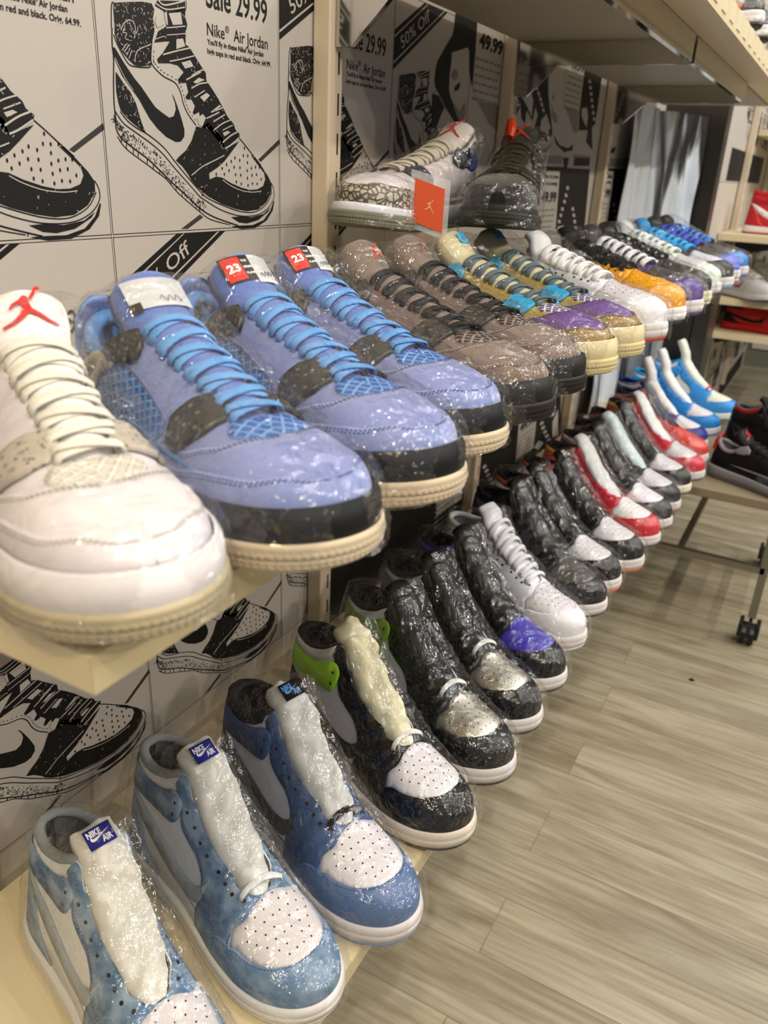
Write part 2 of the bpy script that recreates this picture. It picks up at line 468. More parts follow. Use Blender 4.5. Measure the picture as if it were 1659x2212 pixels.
def wallband(mb, S, x0, prof, n=60, mi=0, endtaper=True, sp=None):
    """band wrapping the toe from x0 (mm) on one side round to the other; prof(k, x) -> list of (z, off)"""
    P, Nn = outline(S, 0, 90); K = len(P)
    idx = [i for i in range(K) if P[i, 0] * 1000 >= x0]
    idx = sorted(idx, key=lambda i: i)
    rows = []; N = len(idx)
    for j, i in enumerate(idx):
        e = min(j, N - 1 - j) / max(1, N * .06); e = min(1, e)
        rows.append([(P[i, 0] + Nn[i, 0] * o, P[i, 1] + Nn[i, 1] * o, z) for z, o in prof(e, P[i, 0])])
    m_ = len(rows[0]); vs = [v for r in rows for v in r]; fs = []
    for j in range(N - 1):
        for k in range(m_ - 1):
            a = j * m_ + k; fs.append((a, a + 1, a + m_ + 1, a + m_))
    mb.add(vs, fs, mi); return rows
# ---- traced print shapes, millimetres
A_BLACK=[[(22.0,177.1),(34.2,179.6),(53.2,183.1),(64.8,183.8),(67.7,179.4),(65.1,172.9),(66.5,167.4),(66.2,163.6),(63.6,157.5),(62.5,153.2),(60.7,147.9),(60.1,141.2),(60.4,137.4),(45.7,134.9),(40.0,135.5),(34.6,138.2),(28.3,142.7),(23.4,148.1),(20.7,155.6),(21.2,165.5),(21.2,173.2)],
[(17.1,145.3),(19.5,145.6),(29.3,134.7),(39.0,125.4),(46.7,119.5),(55.8,110.8),(62.0,105.2),(69.3,101.8),(78.8,98.0),(84.7,99.8),(88.1,105.9),(87.1,111.2),(83.4,118.1),(86.7,114.3),(90.4,107.4),(92.9,102.2),(95.4,96.3),(97.9,89.5),(97.4,83.9),(92.6,79.4),(85.9,78.6),(73.9,82.2),(62.6,88.8),(54.3,95.8),(47.8,103.7),(43.1,109.8),(35.5,116.7),(25.2,126.1),(18.1,138.6)],
[(18.7,128.2),(24.8,121.9),(33.3,114.4),(38.9,106.4),(41.9,98.1),(44.0,92.1),(48.4,83.6),(40.9,87.5),(32.8,91.4),(26.2,95.6),(21.1,99.9),(19.1,104.8),(17.6,113.0),(17.9,121.2)],
[(114.4,93.3),(122.1,92.3),(131.2,97.7),(140.6,92.0),(151.8,85.2),(154.7,75.3),(177.7,83.4),(163.1,71.6),(153.3,64.1),(142.8,58.3),(130.1,53.0),(130.5,47.5),(140.7,50.1),(150.0,49.2),(161.9,44.7),(179.6,40.1),(193.4,38.0),(205.8,38.5),(216.5,41.9),(220.6,48.6),(218.7,54.6),(211.1,60.4),(199.1,69.2),(203.8,69.3),(213.1,62.1),(225.6,51.4),(231.5,44.2),(231.3,35.8),(222.1,25.7),(207.2,18.6),(188.0,17.2),(169.7,19.7),(147.8,24.8),(127.1,32.2),(111.5,40.8),(104.1,46.7),(100.3,51.5),(92.5,58.6),(84.6,63.1),(89.4,66.6),(98.8,72.1),(107.1,80.6),(110.6,86.9),(114.1,92.8)],
[(68.6,182.8),(79.1,180.4),(81.5,169.6),(70.9,164.3),(65.4,155.2),(79.1,157.9),(84.7,158.6),(74.9,148.4),(67.6,142.9),(68.7,140.0),(82.6,141.6),(93.2,141.1),(100.8,136.7),(92.2,129.6),(94.9,127.2),(103.1,128.4),(105.5,121.0),(101.4,116.5),(103.5,114.9),(109.6,115.4),(113.8,110.2),(110.3,104.3),(112.7,103.1),(119.1,105.9),(122.1,92.3),(130.9,92.4),(146.6,81.0),(154.7,75.3),(177.8,87.0),(178.9,90.1),(172.0,93.8),(169.6,98.6),(160.4,104.5),(156.4,109.1),(148.6,117.7),(140.1,125.5),(131.0,133.0),(130.6,139.0),(123.3,145.0),(116.1,151.3),(111.9,155.2),(108.2,157.8),(104.6,158.7),(105.3,167.4),(108.0,174.7),(105.6,180.3),(106.7,186.5),(106.5,192.3),(71.7,187.0)],
[(173.5,3.3),(197.0,3.1),(216.7,7.6),(229.0,17.1),(235.3,27.3),(236.3,26.1),(233.1,17.0),(221.7,6.9),(201.8,0.1),(178.0,-0.2),(161.7,3.1)],
[(208.4,67.3),(246.2,88.8),(247.1,84.0),(213.2,65.3)],
[(86.8,3.0),(114.6,15.5),(119.3,12.8),(96.2,2.7)],
[(162.1,11.8),(178.5,12.5),(195.4,11.0),(216.9,13.9),(229.0,20.5),(224.9,16.0),(206.9,7.9),(187.6,5.1),(174.6,6.5)]]
A_STROKE=[(1.2,[(18.1,159.2),(17.0,147.2),(17.4,137.3),(15.2,118.9),(14.2,104.4),(14.6,91.9),(14.4,85.1),(19.3,78.6),(30.7,72.1),(47.8,63.8),(60.9,55.5),(77.9,44.0),(95.9,33.3),(114.7,21.1),(134.3,13.0),(160.1,6.4),(173.5,3.3)]),
(1.0,[(17.5,159.1),(19.4,174.8),(22.0,177.5)]),
(0.9,[(19.4,154.6),(22.8,148.0),(32.5,136.3),(40.5,134.3),(54.8,135.1),(59.6,136.5)]),
(0.9,[(61.7,151.8),(60.1,141.2),(63.6,136.1),(74.6,130.4),(88.4,127.0),(95.1,120.0),(98.1,111.2),(104.1,102.5),(114.2,94.2)]),
(0.9,[(14.7,98.6),(20.8,91.9),(26.1,88.4),(36.5,83.8),(55.8,75.0),(69.0,67.3),(82.6,56.4),(99.7,43.7),(116.2,31.2),(118.8,30.2),(143.3,20.1),(169.4,13.8),(192.6,12.2),(212.0,14.5),(227.0,21.1),(235.3,30.1),(235.4,38.6),(231.5,44.8)]),
(0.9,[(20.3,99.0),(27.8,92.3),(36.9,87.7),(51.1,82.8),(69.6,73.3),(83.1,62.1),(99.4,49.0),(116.5,36.3),(127.0,30.2),(152.0,22.7),(178.7,16.9),(202.3,16.4),(222.1,24.0),(232.3,35.8)]),
(1.0,[(177.8,86.5),(186.6,80.7),(199.1,71.8),(213.1,62.1)]),
(0.8,[(15.0,79.6),(18.9,74.7),(24.1,70.5),(32.1,66.0),(47.3,58.8),(59.2,52.7),(70.1,47.2),(82.5,37.2),(90.4,31.9),(114.5,18.0),(130.0,10.5),(158.2,4.9)]),
(0.5,[(108.0,193.4),(107.5,186.6),(102.3,184.9),(93.0,182.2)]),
(0.9,[(19.3,78.6),(18.9,74.7)]),
(0.9,[(24.5,74.0),(24.1,70.5)]),
(0.9,[(32.2,70.4),(31.7,66.2)]),
(0.9,[(37.5,68.0),(37.5,64.4)]),
(0.9,[(48.1,62.9),(47.7,58.8)]),
(0.9,[(55.2,58.6),(54.9,55.3)]),
(0.9,[(62.9,54.1),(62.2,50.9)]),
(0.9,[(70.7,49.6),(70.1,47.0)]),
(0.9,[(76.5,45.4),(76.2,42.0)]),
(0.9,[(83.5,40.6),(82.5,37.2)]),
(0.9,[(91.1,36.3),(90.4,31.9)]),
(0.9,[(160.5,6.4),(160.0,3.7)])]
A_WSTROKE=[(0.8,[(27.1,158.9),(31.3,164.2),(37.2,167.5),(42.0,166.6),(43.6,163.6),(43.7,158.8),(41.4,154.9)]),
(0.6,[(37.6,166.0),(40.3,161.6),(44.4,159.3)]),
(0.6,[(28.7,157.5),(33.6,157.4),(31.4,153.9),(35.6,152.9)]),
(0.8,[(27.3,144.6),(32.1,149.6)]),
(0.8,[(29.6,143.6),(35.2,149.6)]),
(0.8,[(31.9,141.5),(36.2,147.3)]),
(0.8,[(34.1,139.3),(38.0,145.9)]),
(0.8,[(40.9,137.7),(42.1,143.2),(47.0,147.9),(60.5,152.9)]),
(0.6,[(46.8,164.5),(45.8,160.7),(42.3,157.0)]),
(0.6,[(32.3,162.4),(29.4,158.4),(32.7,160.5)]),
(0.6,[(18.7,138.3),(27.6,125.1),(36.7,116.0)]),
(1.0,[(104.4,50.6),(120.7,58.8),(137.3,64.2),(153.6,69.7)]),
(1.2,[(73.0,187.2),(79.5,185.0),(93.5,188.5),(104.3,192.0)]),
(1.0,[(69.5,184.6),(82.6,182.2),(105.4,187.5)]),
(0.9,[(80.7,168.2),(105.0,173.0)]),
(0.7,[(80.9,162.8),(106.0,167.5)]),
(1.2,[(74.8,147.2),(90.5,151.7),(109.6,156.7)]),
(1.0,[(82.7,143.0),(97.2,146.4),(115.1,151.2)]),
(1.2,[(103.2,130.7),(123.3,139.1)]),
(1.0,[(110.4,134.6),(118.3,138.5),(127.7,141.4)]),
(1.2,[(109.7,124.5),(121.5,129.3),(132.5,131.3)]),
(1.0,[(113.0,117.5),(128.1,124.4)]),
(1.2,[(135.7,106.7),(153.2,111.8)]),
(1.2,[(129.0,100.9),(148.0,107.5)]),
(1.2,[(138.5,98.6),(156.3,106.2)]),
(1.2,[(138.9,91.4),(152.5,98.1),(166.3,102.4)]),
(1.0,[(152.2,92.1),(167.8,97.5)]),
(1.5,[(151.6,81.2),(163.9,87.8),(175.4,92.0)]),
(1.5,[(154.7,75.8),(163.5,79.2),(176.9,86.5)]),
(0.8,[(149.8,47.2),(161.7,42.1),(179.5,37.4),(198.0,35.8),(212.5,36.9)]),
(0.6,[(67.0,157.9),(77.4,161.4),(80.0,160.1)])]
A_WFILL=[[(84.5,179.6),(100.0,182.9),(101.5,173.8),(89.3,171.6)],
[(92.7,161.4),(101.3,163.0),(103.8,157.3),(92.0,153.6)],
[(97.7,143.8),(109.6,147.0),(113.8,142.6),(102.4,139.5)],
[(112.4,129.8),(120.3,134.2),(128.7,133.2),(116.1,128.8)],
[(120.7,118.2),(130.4,122.7),(135.0,120.8),(126.7,114.9)],
[(152.1,89.7),(159.8,92.1),(164.0,90.8),(154.4,86.8)],
[(69.2,175.2),(76.1,177.5),(78.9,170.9),(69.8,166.6),(67.5,170.4)],
[(79.0,179.6),(82.4,179.7),(83.0,170.2),(81.0,171.2)],
[(137.5,108.2),(148.4,113.8),(151.6,113.1),(139.9,107.9)],
[(116.4,100.5),(123.7,104.3),(128.2,101.3),(122.2,93.3),(117.6,94.9)]]
A_DOTS=[(186.0,77.6),(183.9,70.5),(191.2,70.5),(198.6,70.8),(170.4,68.0),(177.9,65.9),(164.5,64.5),(190.5,64.2),(157.0,61.4),(150.0,57.7),(168.7,59.2),(178.1,59.1),(196.9,59.0),(204.0,60.2),(210.6,60.1),(160.6,55.9),(189.8,56.5),(153.1,52.4),(170.6,52.2),(179.1,52.0),(197.6,52.1),(205.2,53.0),(140.8,52.2),(190.0,49.3),(213.3,48.5),(171.7,45.6),(179.7,43.8),(190.7,42.3),(198.3,44.2),(206.4,44.0)]
B_BLACK=[[(1193.4,205.3),(1270.8,205.3),(1273.9,168.8),(1272.3,120.9),(1258.7,138.1),(1252.4,166.1),(1243.5,169.7),(1189.3,156.4),(1189.6,141.8),(1186.7,130.4),(1188.6,107.3),(1201.2,94.2),(1228.3,76.8),(1261.1,63.9),(1268.4,56.1),(1239.9,59.6),(1210.8,71.6),(1182.6,85.0),(1144.5,107.8),(1140.7,116.5),(1142.8,132.0),(1148.3,141.5),(1168.9,160.1),(1190.1,178.1),(1193.0,188.4)],
[(1136.6,98.9),(1155.8,97.8),(1177.7,84.7),(1169.2,76.5),(1153.1,56.4),(1139.0,54.7)],
[(1208.6,109.1),(1210.3,114.0),(1226.9,122.3),(1223.5,113.4),(1213.8,109.1)],
[(1390.5,206.0),(1395.2,206.6),(1397.0,104.8),(1390.5,104.3)],
[(1225.0,66.7),(1246.8,52.9),(1259.9,43.3),(1284.4,36.1),(1303.5,29.4),(1274.3,29.3),(1243.4,42.5),(1209.5,50.9),(1221.5,57.5)],
[(1449.8,84.7),(1442.6,124.5),(1482.1,129.6),(1488.4,110.5),(1468.5,90.9)],
[(1482.6,128.0),(1513.0,117.4),(1553.2,98.4),(1554.7,125.9),(1567.4,114.9),(1561.2,92.0),(1522.3,106.4),(1521.6,84.3),(1499.5,93.0)],
[(1533.0,139.1),(1558.0,148.2),(1622.1,181.9),(1622.9,164.8),(1632.4,141.2),(1669.4,97.2),(1684.0,77.6),(1658.1,61.4),(1596.4,60.3),(1568.7,71.4),(1586.0,104.1),(1555.3,124.2)],
[(1576.9,48.7),(1614.4,44.7),(1656.2,50.1),(1690.1,62.9),(1665.1,43.9),(1604.0,39.8)],
[(1691.2,76.2),(1739.2,59.3),(1798.2,55.9),(1831.2,65.4),(1829.5,53.1),(1773.1,46.9),(1711.4,60.0)],
[(1654.1,134.2),(1668.4,146.2),(1670.0,149.9),(1668.2,139.0)],
[(1841.3,213.6),(1981.5,213.3),(1978.0,112.8),(1956.3,105.1),(1967.6,84.4),(1985.9,59.2),(1922.5,73.7),(1926.8,97.1),(1856.2,93.1),(1844.3,132.4),(1845.3,191.1)],
[(1851.4,39.5),(1973.2,42.3),(1977.7,25.9),(1851.7,22.8)],
[(1576.7,16.1),(1785.6,19.2),(1770.4,36.9),(1813.8,38.3),(1808.4,17.7),(1985.6,19.4),(2012.1,-131.2),(1934.7,-132.5),(1781.0,-103.9),(1645.0,-53.5),(1581.2,-13.3)],
[(2028.5,209.9),(2099.8,217.2),(2128.2,142.6),(2045.2,136.7)],
[(2037.6,22.8),(2382.5,28.0),(2439.1,-138.4),(2226.3,-130.0),(2083.6,-109.6)],
[(2039.7,99.1),(2060.2,80.1),(2137.2,65.1),(2191.2,76.7),(2181.4,59.7),(2111.0,59.5),(2056.2,71.0)]]
B_WHITE=[[(1606.8,96.7),(1632.7,109.2),(1666.7,87.8),(1652.3,75.9),(1607.5,78.9)],
[(1643.5,9.2),(1760.6,10.5),(1780.1,-101.7),(1660.8,-95.6)],
[(2077.1,19.1),(2207.3,19.3),(2216.6,-114.1),(2092.0,-107.5)],
[(1858.3,135.4),(1895.6,140.3),(1912.9,123.2),(1911.5,102.4),(1866.2,120.0)],
[(1849.1,-121.9),(1875.9,-111.7),(1922.8,-125.0),(1930.8,-141.6),(1856.3,-137.9)],
[(1794.0,-100.1),(1838.9,-99.3),(1842.2,-123.8),(1796.0,-121.8)],
[(2222.0,-114.2),(2253.8,-104.8),(2298.0,-122.1),(2259.4,-131.3)],
[(2351.1,-80.6),(2386.6,-54.2),(2424.4,-135.0),(2370.8,-127.4)],
[(1141.0,100.2),(1150.0,103.7),(1157.7,100.8),(1146.6,95.2)],
[(1153.3,91.1),(1163.2,96.6),(1166.0,95.0),(1157.3,88.7)],
[(1162.9,84.5),(1171.6,90.8),(1176.8,89.3),(1168.1,83.0)],
[(1553.1,146.0),(1563.6,148.7),(1573.5,145.4),(1560.4,141.7)],
[(1566.9,139.7),(1577.6,142.4),(1585.5,137.1),(1575.0,133.6)],
[(1578.5,132.2),(1589.3,134.8),(1600.2,129.7),(1589.6,126.2)],
[(1590.5,123.7),(1601.5,126.3),(1609.7,120.8),(1601.9,117.6)],
[(1602.8,115.0),(1614.0,117.6),(1622.3,112.1),(1614.0,109.7)],
[(1450.0,125.1),(1462.1,127.0),(1468.4,123.5),(1456.9,119.3)],
[(1459.9,117.9),(1472.0,120.6),(1478.1,117.8),(1466.4,113.6)],
[(1469.4,112.2),(1478.8,115.5),(1487.9,112.1),(1475.8,108.7)],
[(1877.0,190.4),(1893.0,193.6),(1902.4,188.2),(1886.3,185.1)],
[(1889.1,179.8),(1905.3,182.9),(1914.9,177.4),(1898.6,174.3)],
[(1900.7,168.9),(1917.1,172.0),(1926.8,166.4),(1910.2,163.3)],
[(1910.8,157.7),(1927.4,160.8),(1937.3,155.0),(1920.5,152.0)],
[(1923.5,146.6),(1940.3,149.5),(1950.3,143.7),(1933.3,140.7)],
[(1936.4,135.2),(1953.4,138.1),(1963.6,132.2),(1946.4,129.3)],
[(1949.5,123.6),(1966.8,126.5),(1977.2,120.4),(1959.7,117.6)],
[(1876.9,-62.9),(1893.8,-61.3),(1903.8,-68.6),(1886.7,-70.1)],
[(1891.3,-76.4),(1908.5,-75.0),(1918.7,-82.4),(1901.3,-83.8)],
[(1904.4,-90.1),(1921.8,-88.8),(1932.2,-96.4),(1914.6,-97.7)],
[(1919.4,-104.2),(1937.1,-103.0),(1947.7,-110.7),(1929.8,-111.9)],
[(1936.4,-118.6),(1954.4,-117.5),(1965.2,-125.4),(1947.0,-126.5)],
[(2240.6,-58.0),(2263.4,-56.2),(2277.7,-64.7),(2254.6,-66.4)],
[(2258.2,-73.7),(2281.4,-72.0),(2295.9,-80.6),(2272.4,-82.3)],
[(2277.2,-89.7),(2300.8,-88.1),(2315.7,-97.0),(2291.8,-98.5)],
[(2299.0,-106.1),(2323.0,-104.7),(2338.3,-113.8),(2313.9,-115.1)],
[(2321.2,-122.9),(2345.8,-121.6),(2361.3,-130.9),(2336.4,-132.1)],
[(1818.0,-19.6),(1833.9,-17.8),(1843.2,-24.6),(1827.1,-26.3)],
[(1813.4,-34.3),(1829.3,-32.7),(1838.6,-39.5),(1822.5,-41.1)],
[(1807.9,-47.0),(1823.7,-45.4),(1832.9,-52.3),(1816.9,-53.8)],
[(1799.5,-61.7),(1815.3,-60.2),(1824.5,-67.2),(1808.6,-68.7)],
[(1794.0,-74.4),(1809.7,-73.0),(1818.9,-80.1),(1803.0,-81.4)],
[(1788.4,-87.0),(1804.1,-85.7),(1813.3,-92.9),(1797.4,-94.1)]]
B_GRAY=[[(1194.9,100.3),(1223.7,86.3),(1240.2,84.5),(1250.0,96.2),(1255.4,83.7),(1248.7,70.2),(1229.3,71.9)],
[(1199.1,131.7),(1208.3,136.9),(1216.7,133.6),(1215.5,126.9),(1206.0,122.6),(1197.7,126.0)],
[(1295.2,102.4),(1387.3,104.1),(1388.1,65.9),(1350.5,74.6)],
[(1575.5,36.0),(1769.1,39.8),(1768.6,24.8),(1577.7,21.6)],
[(1840.9,45.3),(1979.4,46.9),(1973.2,42.3),(1843.8,39.2)],
[(1654.8,132.5),(1674.6,115.9),(1695.3,113.7),(1708.0,99.7),(1689.3,96.6),(1665.7,106.1)],
[(1744.1,126.7),(1841.6,130.2),(1850.6,88.7),(1820.8,87.0),(1778.5,113.9)],
[(2034.0,45.4),(2364.1,53.5),(2378.8,33.2),(2035.1,27.3)]]
B_CARD=[[(1270.8,205.3),(1390.2,206.9),(1390.5,104.3),(1295.1,102.9),(1272.3,120.9)],
[(1719.5,203.4),(1835.8,216.8),(1844.3,132.4),(1743.3,128.5),(1720.3,149.0)]]
SHOE = .905
# ------------------------------------------------------------ shoe families
W1 = [(0, 0), (5, 16), (18, 26), (42, 31), (80, 32), (120, 34), (158, 40), (190, 45.5), (220, 47.5), (248, 44), (268, 36), (282, 25), (289, 14), (292, 0)]
N1 = [(0, 5), (70, 4.6), (100, 3.1), (130, 2.4), (170, 2.25), (210, 2.4), (250, 2.7), (292, 3)]
Z1 = [(0, 27), (100, 24), (200, 22), (292, 23)]
H1 = [(0, 172), (70, 176), (88, 178), (98, 170), (110, 158), (125, 141), (145, 121), (165, 105), (185, 92), (203, 83), (225, 75), (245, 69), (262, 62), (276, 54), (286, 46), (292, 38)]
HIGH = Shape(.292, W1, H1, Z1, N1, 9, 'high')
MID = Shape(.292, W1, [(x, h if x > 150 else 24 + (h - 24) * (.90 if x < 100 else .90 + .10 * (x - 100) / 50)) for x, h in H1], Z1, N1, 9, 'mid')
LOW = Shape(.292, W1, [(0, 98), (60, 101), (80, 106), (95, 105), (110, 102), (130, 97), (150, 91), (170, 85), (190, 79), (205, 75), (225, 70), (245, 66), (262, 60), (276, 53), (286, 46), (292, 38)], Z1, N1, 9, 'low')
W4 = [(0, 0), (5, 17), (18, 28), (42, 33), (80, 34), (120, 37), (158, 43), (190, 48), (222, 50), (252, 47), (274, 39.5), (289, 28), (297, 15), (300, 0)]
H4 = [(0, 128), (30, 140), (60, 152), (80, 155), (97, 147), (115, 133), (135, 118), (160, 103), (185, 91), (205, 83), (225, 77), (245, 72), (262, 66), (278, 58), (290, 49), (300, 40)]
Z4 = [(0, 36), (80, 32), (150, 30), (220, 27), (300, 28)]
FOUR = Shape(.300, W4, H4, Z4, [(0, 4.2), (60, 3.8), (90, 2.8), (120, 2.2), (160, 2.1), (200, 2.25), (240, 2.6), (300, 3.2)], 8, 'four')
FOURB = Shape(.300, W4, [(0, 104), (30, 108), (60, 113), (80, 115), (97, 112), (115, 106), (135, 98), (160, 89), (185, 81), (205, 76), (225, 72), (245, 68), (262, 63), (278, 56), (290, 48), (300, 40)], Z4, [(0, 4.2), (60, 3.8), (90, 2.8), (120, 2.2), (160, 2.1), (200, 2.25), (240, 2.6), (300, 3.2)], 8, 'fourb')
CACHE = {}
def cached(key, fn):
    if key not in CACHE:
        mb = MB(); fn(mb); CACHE[key] = mk(mb.v, mb.f, mb.m, not key.startswith(('pa_', 'pb_')))
    return CACHE[key]
def part(name, key, fn, mats, root, label=None):
    o = link_mesh(name, cached(key, fn), mats, root)
    if label: o['label'] = label
    return o
def sd(P): return [HIGH.side(*p) for p in P]
def pl(P): return [HIGH.plan(*p) for p in P]
COLLAR1 = [(0.5, 152), (12, 149), (38, 144), (64, 151), (86, 163)]
THROAT1 = [HIGH.side(86, 163)] + pl([(100, 23.5), (118, 22), (136, 22.5), (154, 21), (172, 20.5), (188, 18), (198, 11), (203, .5)])
def scallop(line, amp=.032, per=.021):
    L = smooth_line(line, 8); out = []; s = 0
    for i, p in enumerate(L):
        if i: s += math.hypot((p[0]-L[i-1][0]) * LP, (p[1]-L[i-1][1]) * LQ)
        f = min(1, i / 6, (len(L) - 1 - i) / 14)
        out.append((p[0], p[1] + amp * f * math.sin(2 * PI * s / per)))
    return out
def mir(L): return [(u, PI - t) for u, t in L][::-1]
def j1_loops():
    col = smooth_line([HIGH.side(*p) for p in COLLAR1], 6)
    thr = scallop(THROAT1)
    base = [(0, 0), (1, 0), (1, PI), (0, PI)] + mir(col)[::-1][::-1][::-1]
    return col, thr
COL1, THR1 = j1_loops()
def loop_base():
    # along the bottom near side, round the toe, back, up the heel, collar and throat of the far side, then the near side
    near = COL1 + THR1[1:]                    # heel -> throat bottom on side t<pi/2
    far = [(u, PI - t) for u, t in near]      # heel -> throat bottom on the far side
    return [(0, 0)] + [(1, 0), (1, PI), (0, PI)] + far + near[::-1]
def edge_toe():
    return smooth_line(pl([(203, .6), (205, 15), (208, 27), (203, 37), (207, 42.5), (216, 41), (232, 39), (247, 34), (259, 25), (266, 13), (267.5, .4)]), 6)
TOE1 = edge_toe()
def arc(name): return None
GUARD1 = smooth_line(sd([(170, 24), (178, 40), (190, 50), (203, 53)]), 5) + TOE1[18:]
EYE_OUT = smooth_line(sd([(80, 150), (88, 138), (96, 122), (104, 108), (118, 98), (132, 90), (144, 78), (150, 64), (158, 56), (170, 50), (184, 46)]), 5)
SWOOSH = sm_closed([(6, 108), (30, 84), (60, 64), (95, 49), (122, 44), (140, 46), (151, 56), (154, 70), (155.5, 84), (150, 74), (141, 65), (128, 61), (108, 64), (78, 77), (40, 95)], 3)
def swoosh2(x): return x
def j1_part(nm, S):
    sp = .0055
    def f(mb):
        if nm == 'upper':
            patch(mb, S, [loop_base()], .0, .002, .007)
        elif nm == 'toe_box':
            L = TOE1 + mir(TOE1)[1:-1]
            patch(mb, S, [L], .0008, .001, .005)
            for r, (x, ys) in enumerate([(213, (9, 19, 29)), (222, (4, 14, 24, 33)), (231, (9, 19, 29)), (240, (4, 14, 24)), (249, (9, 18)), (257, (4, 13)), (206, (6,))]):
                for y in ys:
                    for s_ in (1, -1): dot(mb, S, *HIGH.plan(x, y * s_), .00095, .00115, 1)
        elif nm == 'mudguard':
            near = [HIGH.side(168, 24)] + GUARD1
            far = [(u, PI - t) for u, t in near]
            L = [(float(HIGH.u(.168)), 0), (1, 0), (1, PI), (float(HIGH.u(.168)), PI)] + far + near[::-1]
            patch(mb, S, [L], .0016, .0012, .0055)
            G = [(u, t - .05) for u, t in GUARD1[5:]]; F = [(u, PI - t) for u, t in G]
            stitch(mb, S, G, .0017, 1); stitch(mb, S, F, .0017, 1)
        elif nm == 'eyestay':
            a = [HIGH.side(84, 160)] + THR1[1:]
            front = smooth_line(pl([(203, 1), (205, 15), (208, 27), (203, 37), (207, 42.5)]), 4)
            L = a + front + sd([(212, 46), (212, 30), (200, 24), (164, 24)])  + sd([(150, 25), (147, 40), (149, 56)]) + EYE_OUT[::-1][14:]
            for l in both(L): patch(mb, S, [l], .0013, .001, .0055)
            E = smooth_line([(u, t - .16) for u, t in THROAT1[1:-1]], 3)
            idx = np.linspace(1, len(E) - 2, 8).astype(int)
            for i in idx:
                for q in (E[i], (E[i][0], PI - E[i][1])): dot(mb, S, q[0], q[1], .0021, .00155, 1)
            O = [(u, t + .05) for u, t in EYE_OUT[6:]]
            stitch(mb, S, O, .0014, 2); stitch(mb, S, [(u, PI - t) for u, t in O], .0014, 2)
        elif nm == 'heel_counter':
            L = smooth_line(sd([(.5, 100), (14, 96), (28, 86), (40, 68), (52, 48), (66, 36), (78, 30)]), 4) + sd([(78, 27.5), (.5, 27.5)])
            L = [(0, L[0][1])] + L + [(0, 0.02)]
            for l in both(L): patch(mb, S, [l], .0013, .001, .0055)
        elif nm == 'ankle_strap':
            L = sd([(.5, 141), (20, 136), (45, 132), (64, 135), (78, 142)]) ; L = smooth_line(L, 4)
            R_ = smooth_line(sd([(78, 142), (90, 141), (96, 132), (95, 118), (90, 108), (80, 106)]), 4)[1:]
            B_ = smooth_line(sd([(80, 106), (60, 106), (30, 108), (.5, 112)]), 4)[1:]
            L = [(0, L[0][1])] + L + R_ + B_ + [(0, B_[-1][1])]
            for l in both(L): patch(mb, S, [l], .0022, .0014, .0055)
            for x, z in ((87, 131), (87, 117)):
                for s_ in (0, 1):
                    q = HIGH.side(x, z); dot(mb, S, q[0], q[1] if s_ == 0 else PI - q[1], .0021, .0026, 1)
        elif nm == 'collar_band':
            T = COL1[:-2]; B_ = smooth_line(sd([(76, 146), (62, 137), (42, 133), (20, 137), (.5, 142)]), 4)
            L = [(0, T[0][1])] + T + B_ + [(0, B_[-1][1])]
            for l in both(L): patch(mb, S, [l], .0015, .001, .006)
        elif nm == 'swoosh':
            for l in both(sd(SWOOSH)): patch(mb, S, [l], .0014, .001, .005)
        elif nm == 'collar':
            near = COL1; P = [(u, t) for u, t in near[::-1]] + [(u, PI - t) for u, t in near[1:]]
            U = np.array([p[0] for p in P]); T = np.array([p[1] for p in P])
            pts = S.off(U, T, np.full(len(P), -.0038))
            pts[:, 2] -= .001
            mb.tube(pts, .0052, 10)
        elif nm == 'lining':
            near = COL1; low_ = [(u, max(.25, t - .55)) for u, t in near]
            L = near + low_[::-1]
            for l in both(L): patch(mb, S, [l], -.0068, .0006, .008)
            near = THR1; L = near + [(u, max(.25, t - .3)) for u, t in near[::-1]]
            for l in both(L): patch(mb, S, [l], -.0035, .0006, .009)
            sole(S, [(lambda x: np.full(len(x), S.Z(60.) + .012), -.003), (lambda x: np.full(len(x), S.Z(60.) + .016), -.003)], mb=mb)
        elif nm == 'midsole':
            sp_ = lambda h0, h1: (lambda x: h0 + (S.Z(x * 1000) - h0) * h1 + S.lift(x))
            sole(S, [(sp_(.0055, 0), .0025), (sp_(.0055, .04), .0052), (sp_(.0055, .55), .0060), (sp_(.0055, .60), .0052), (sp_(.0055, .64), .0056), (sp_(.0055, .98), .0044), (sp_(.0055, 1.10), .0028), (sp_(.0055, 1.08), -.002)], mb=mb)
        elif nm == 'outsole':
            sp_ = lambda h: (lambda x: h + S.lift(x))
            sole(S, [(sp_(0), -.001), (sp_(.001), .0034), (sp_(.0056), .0052), (sp_(.0057), .002)], mb=mb)
    return f
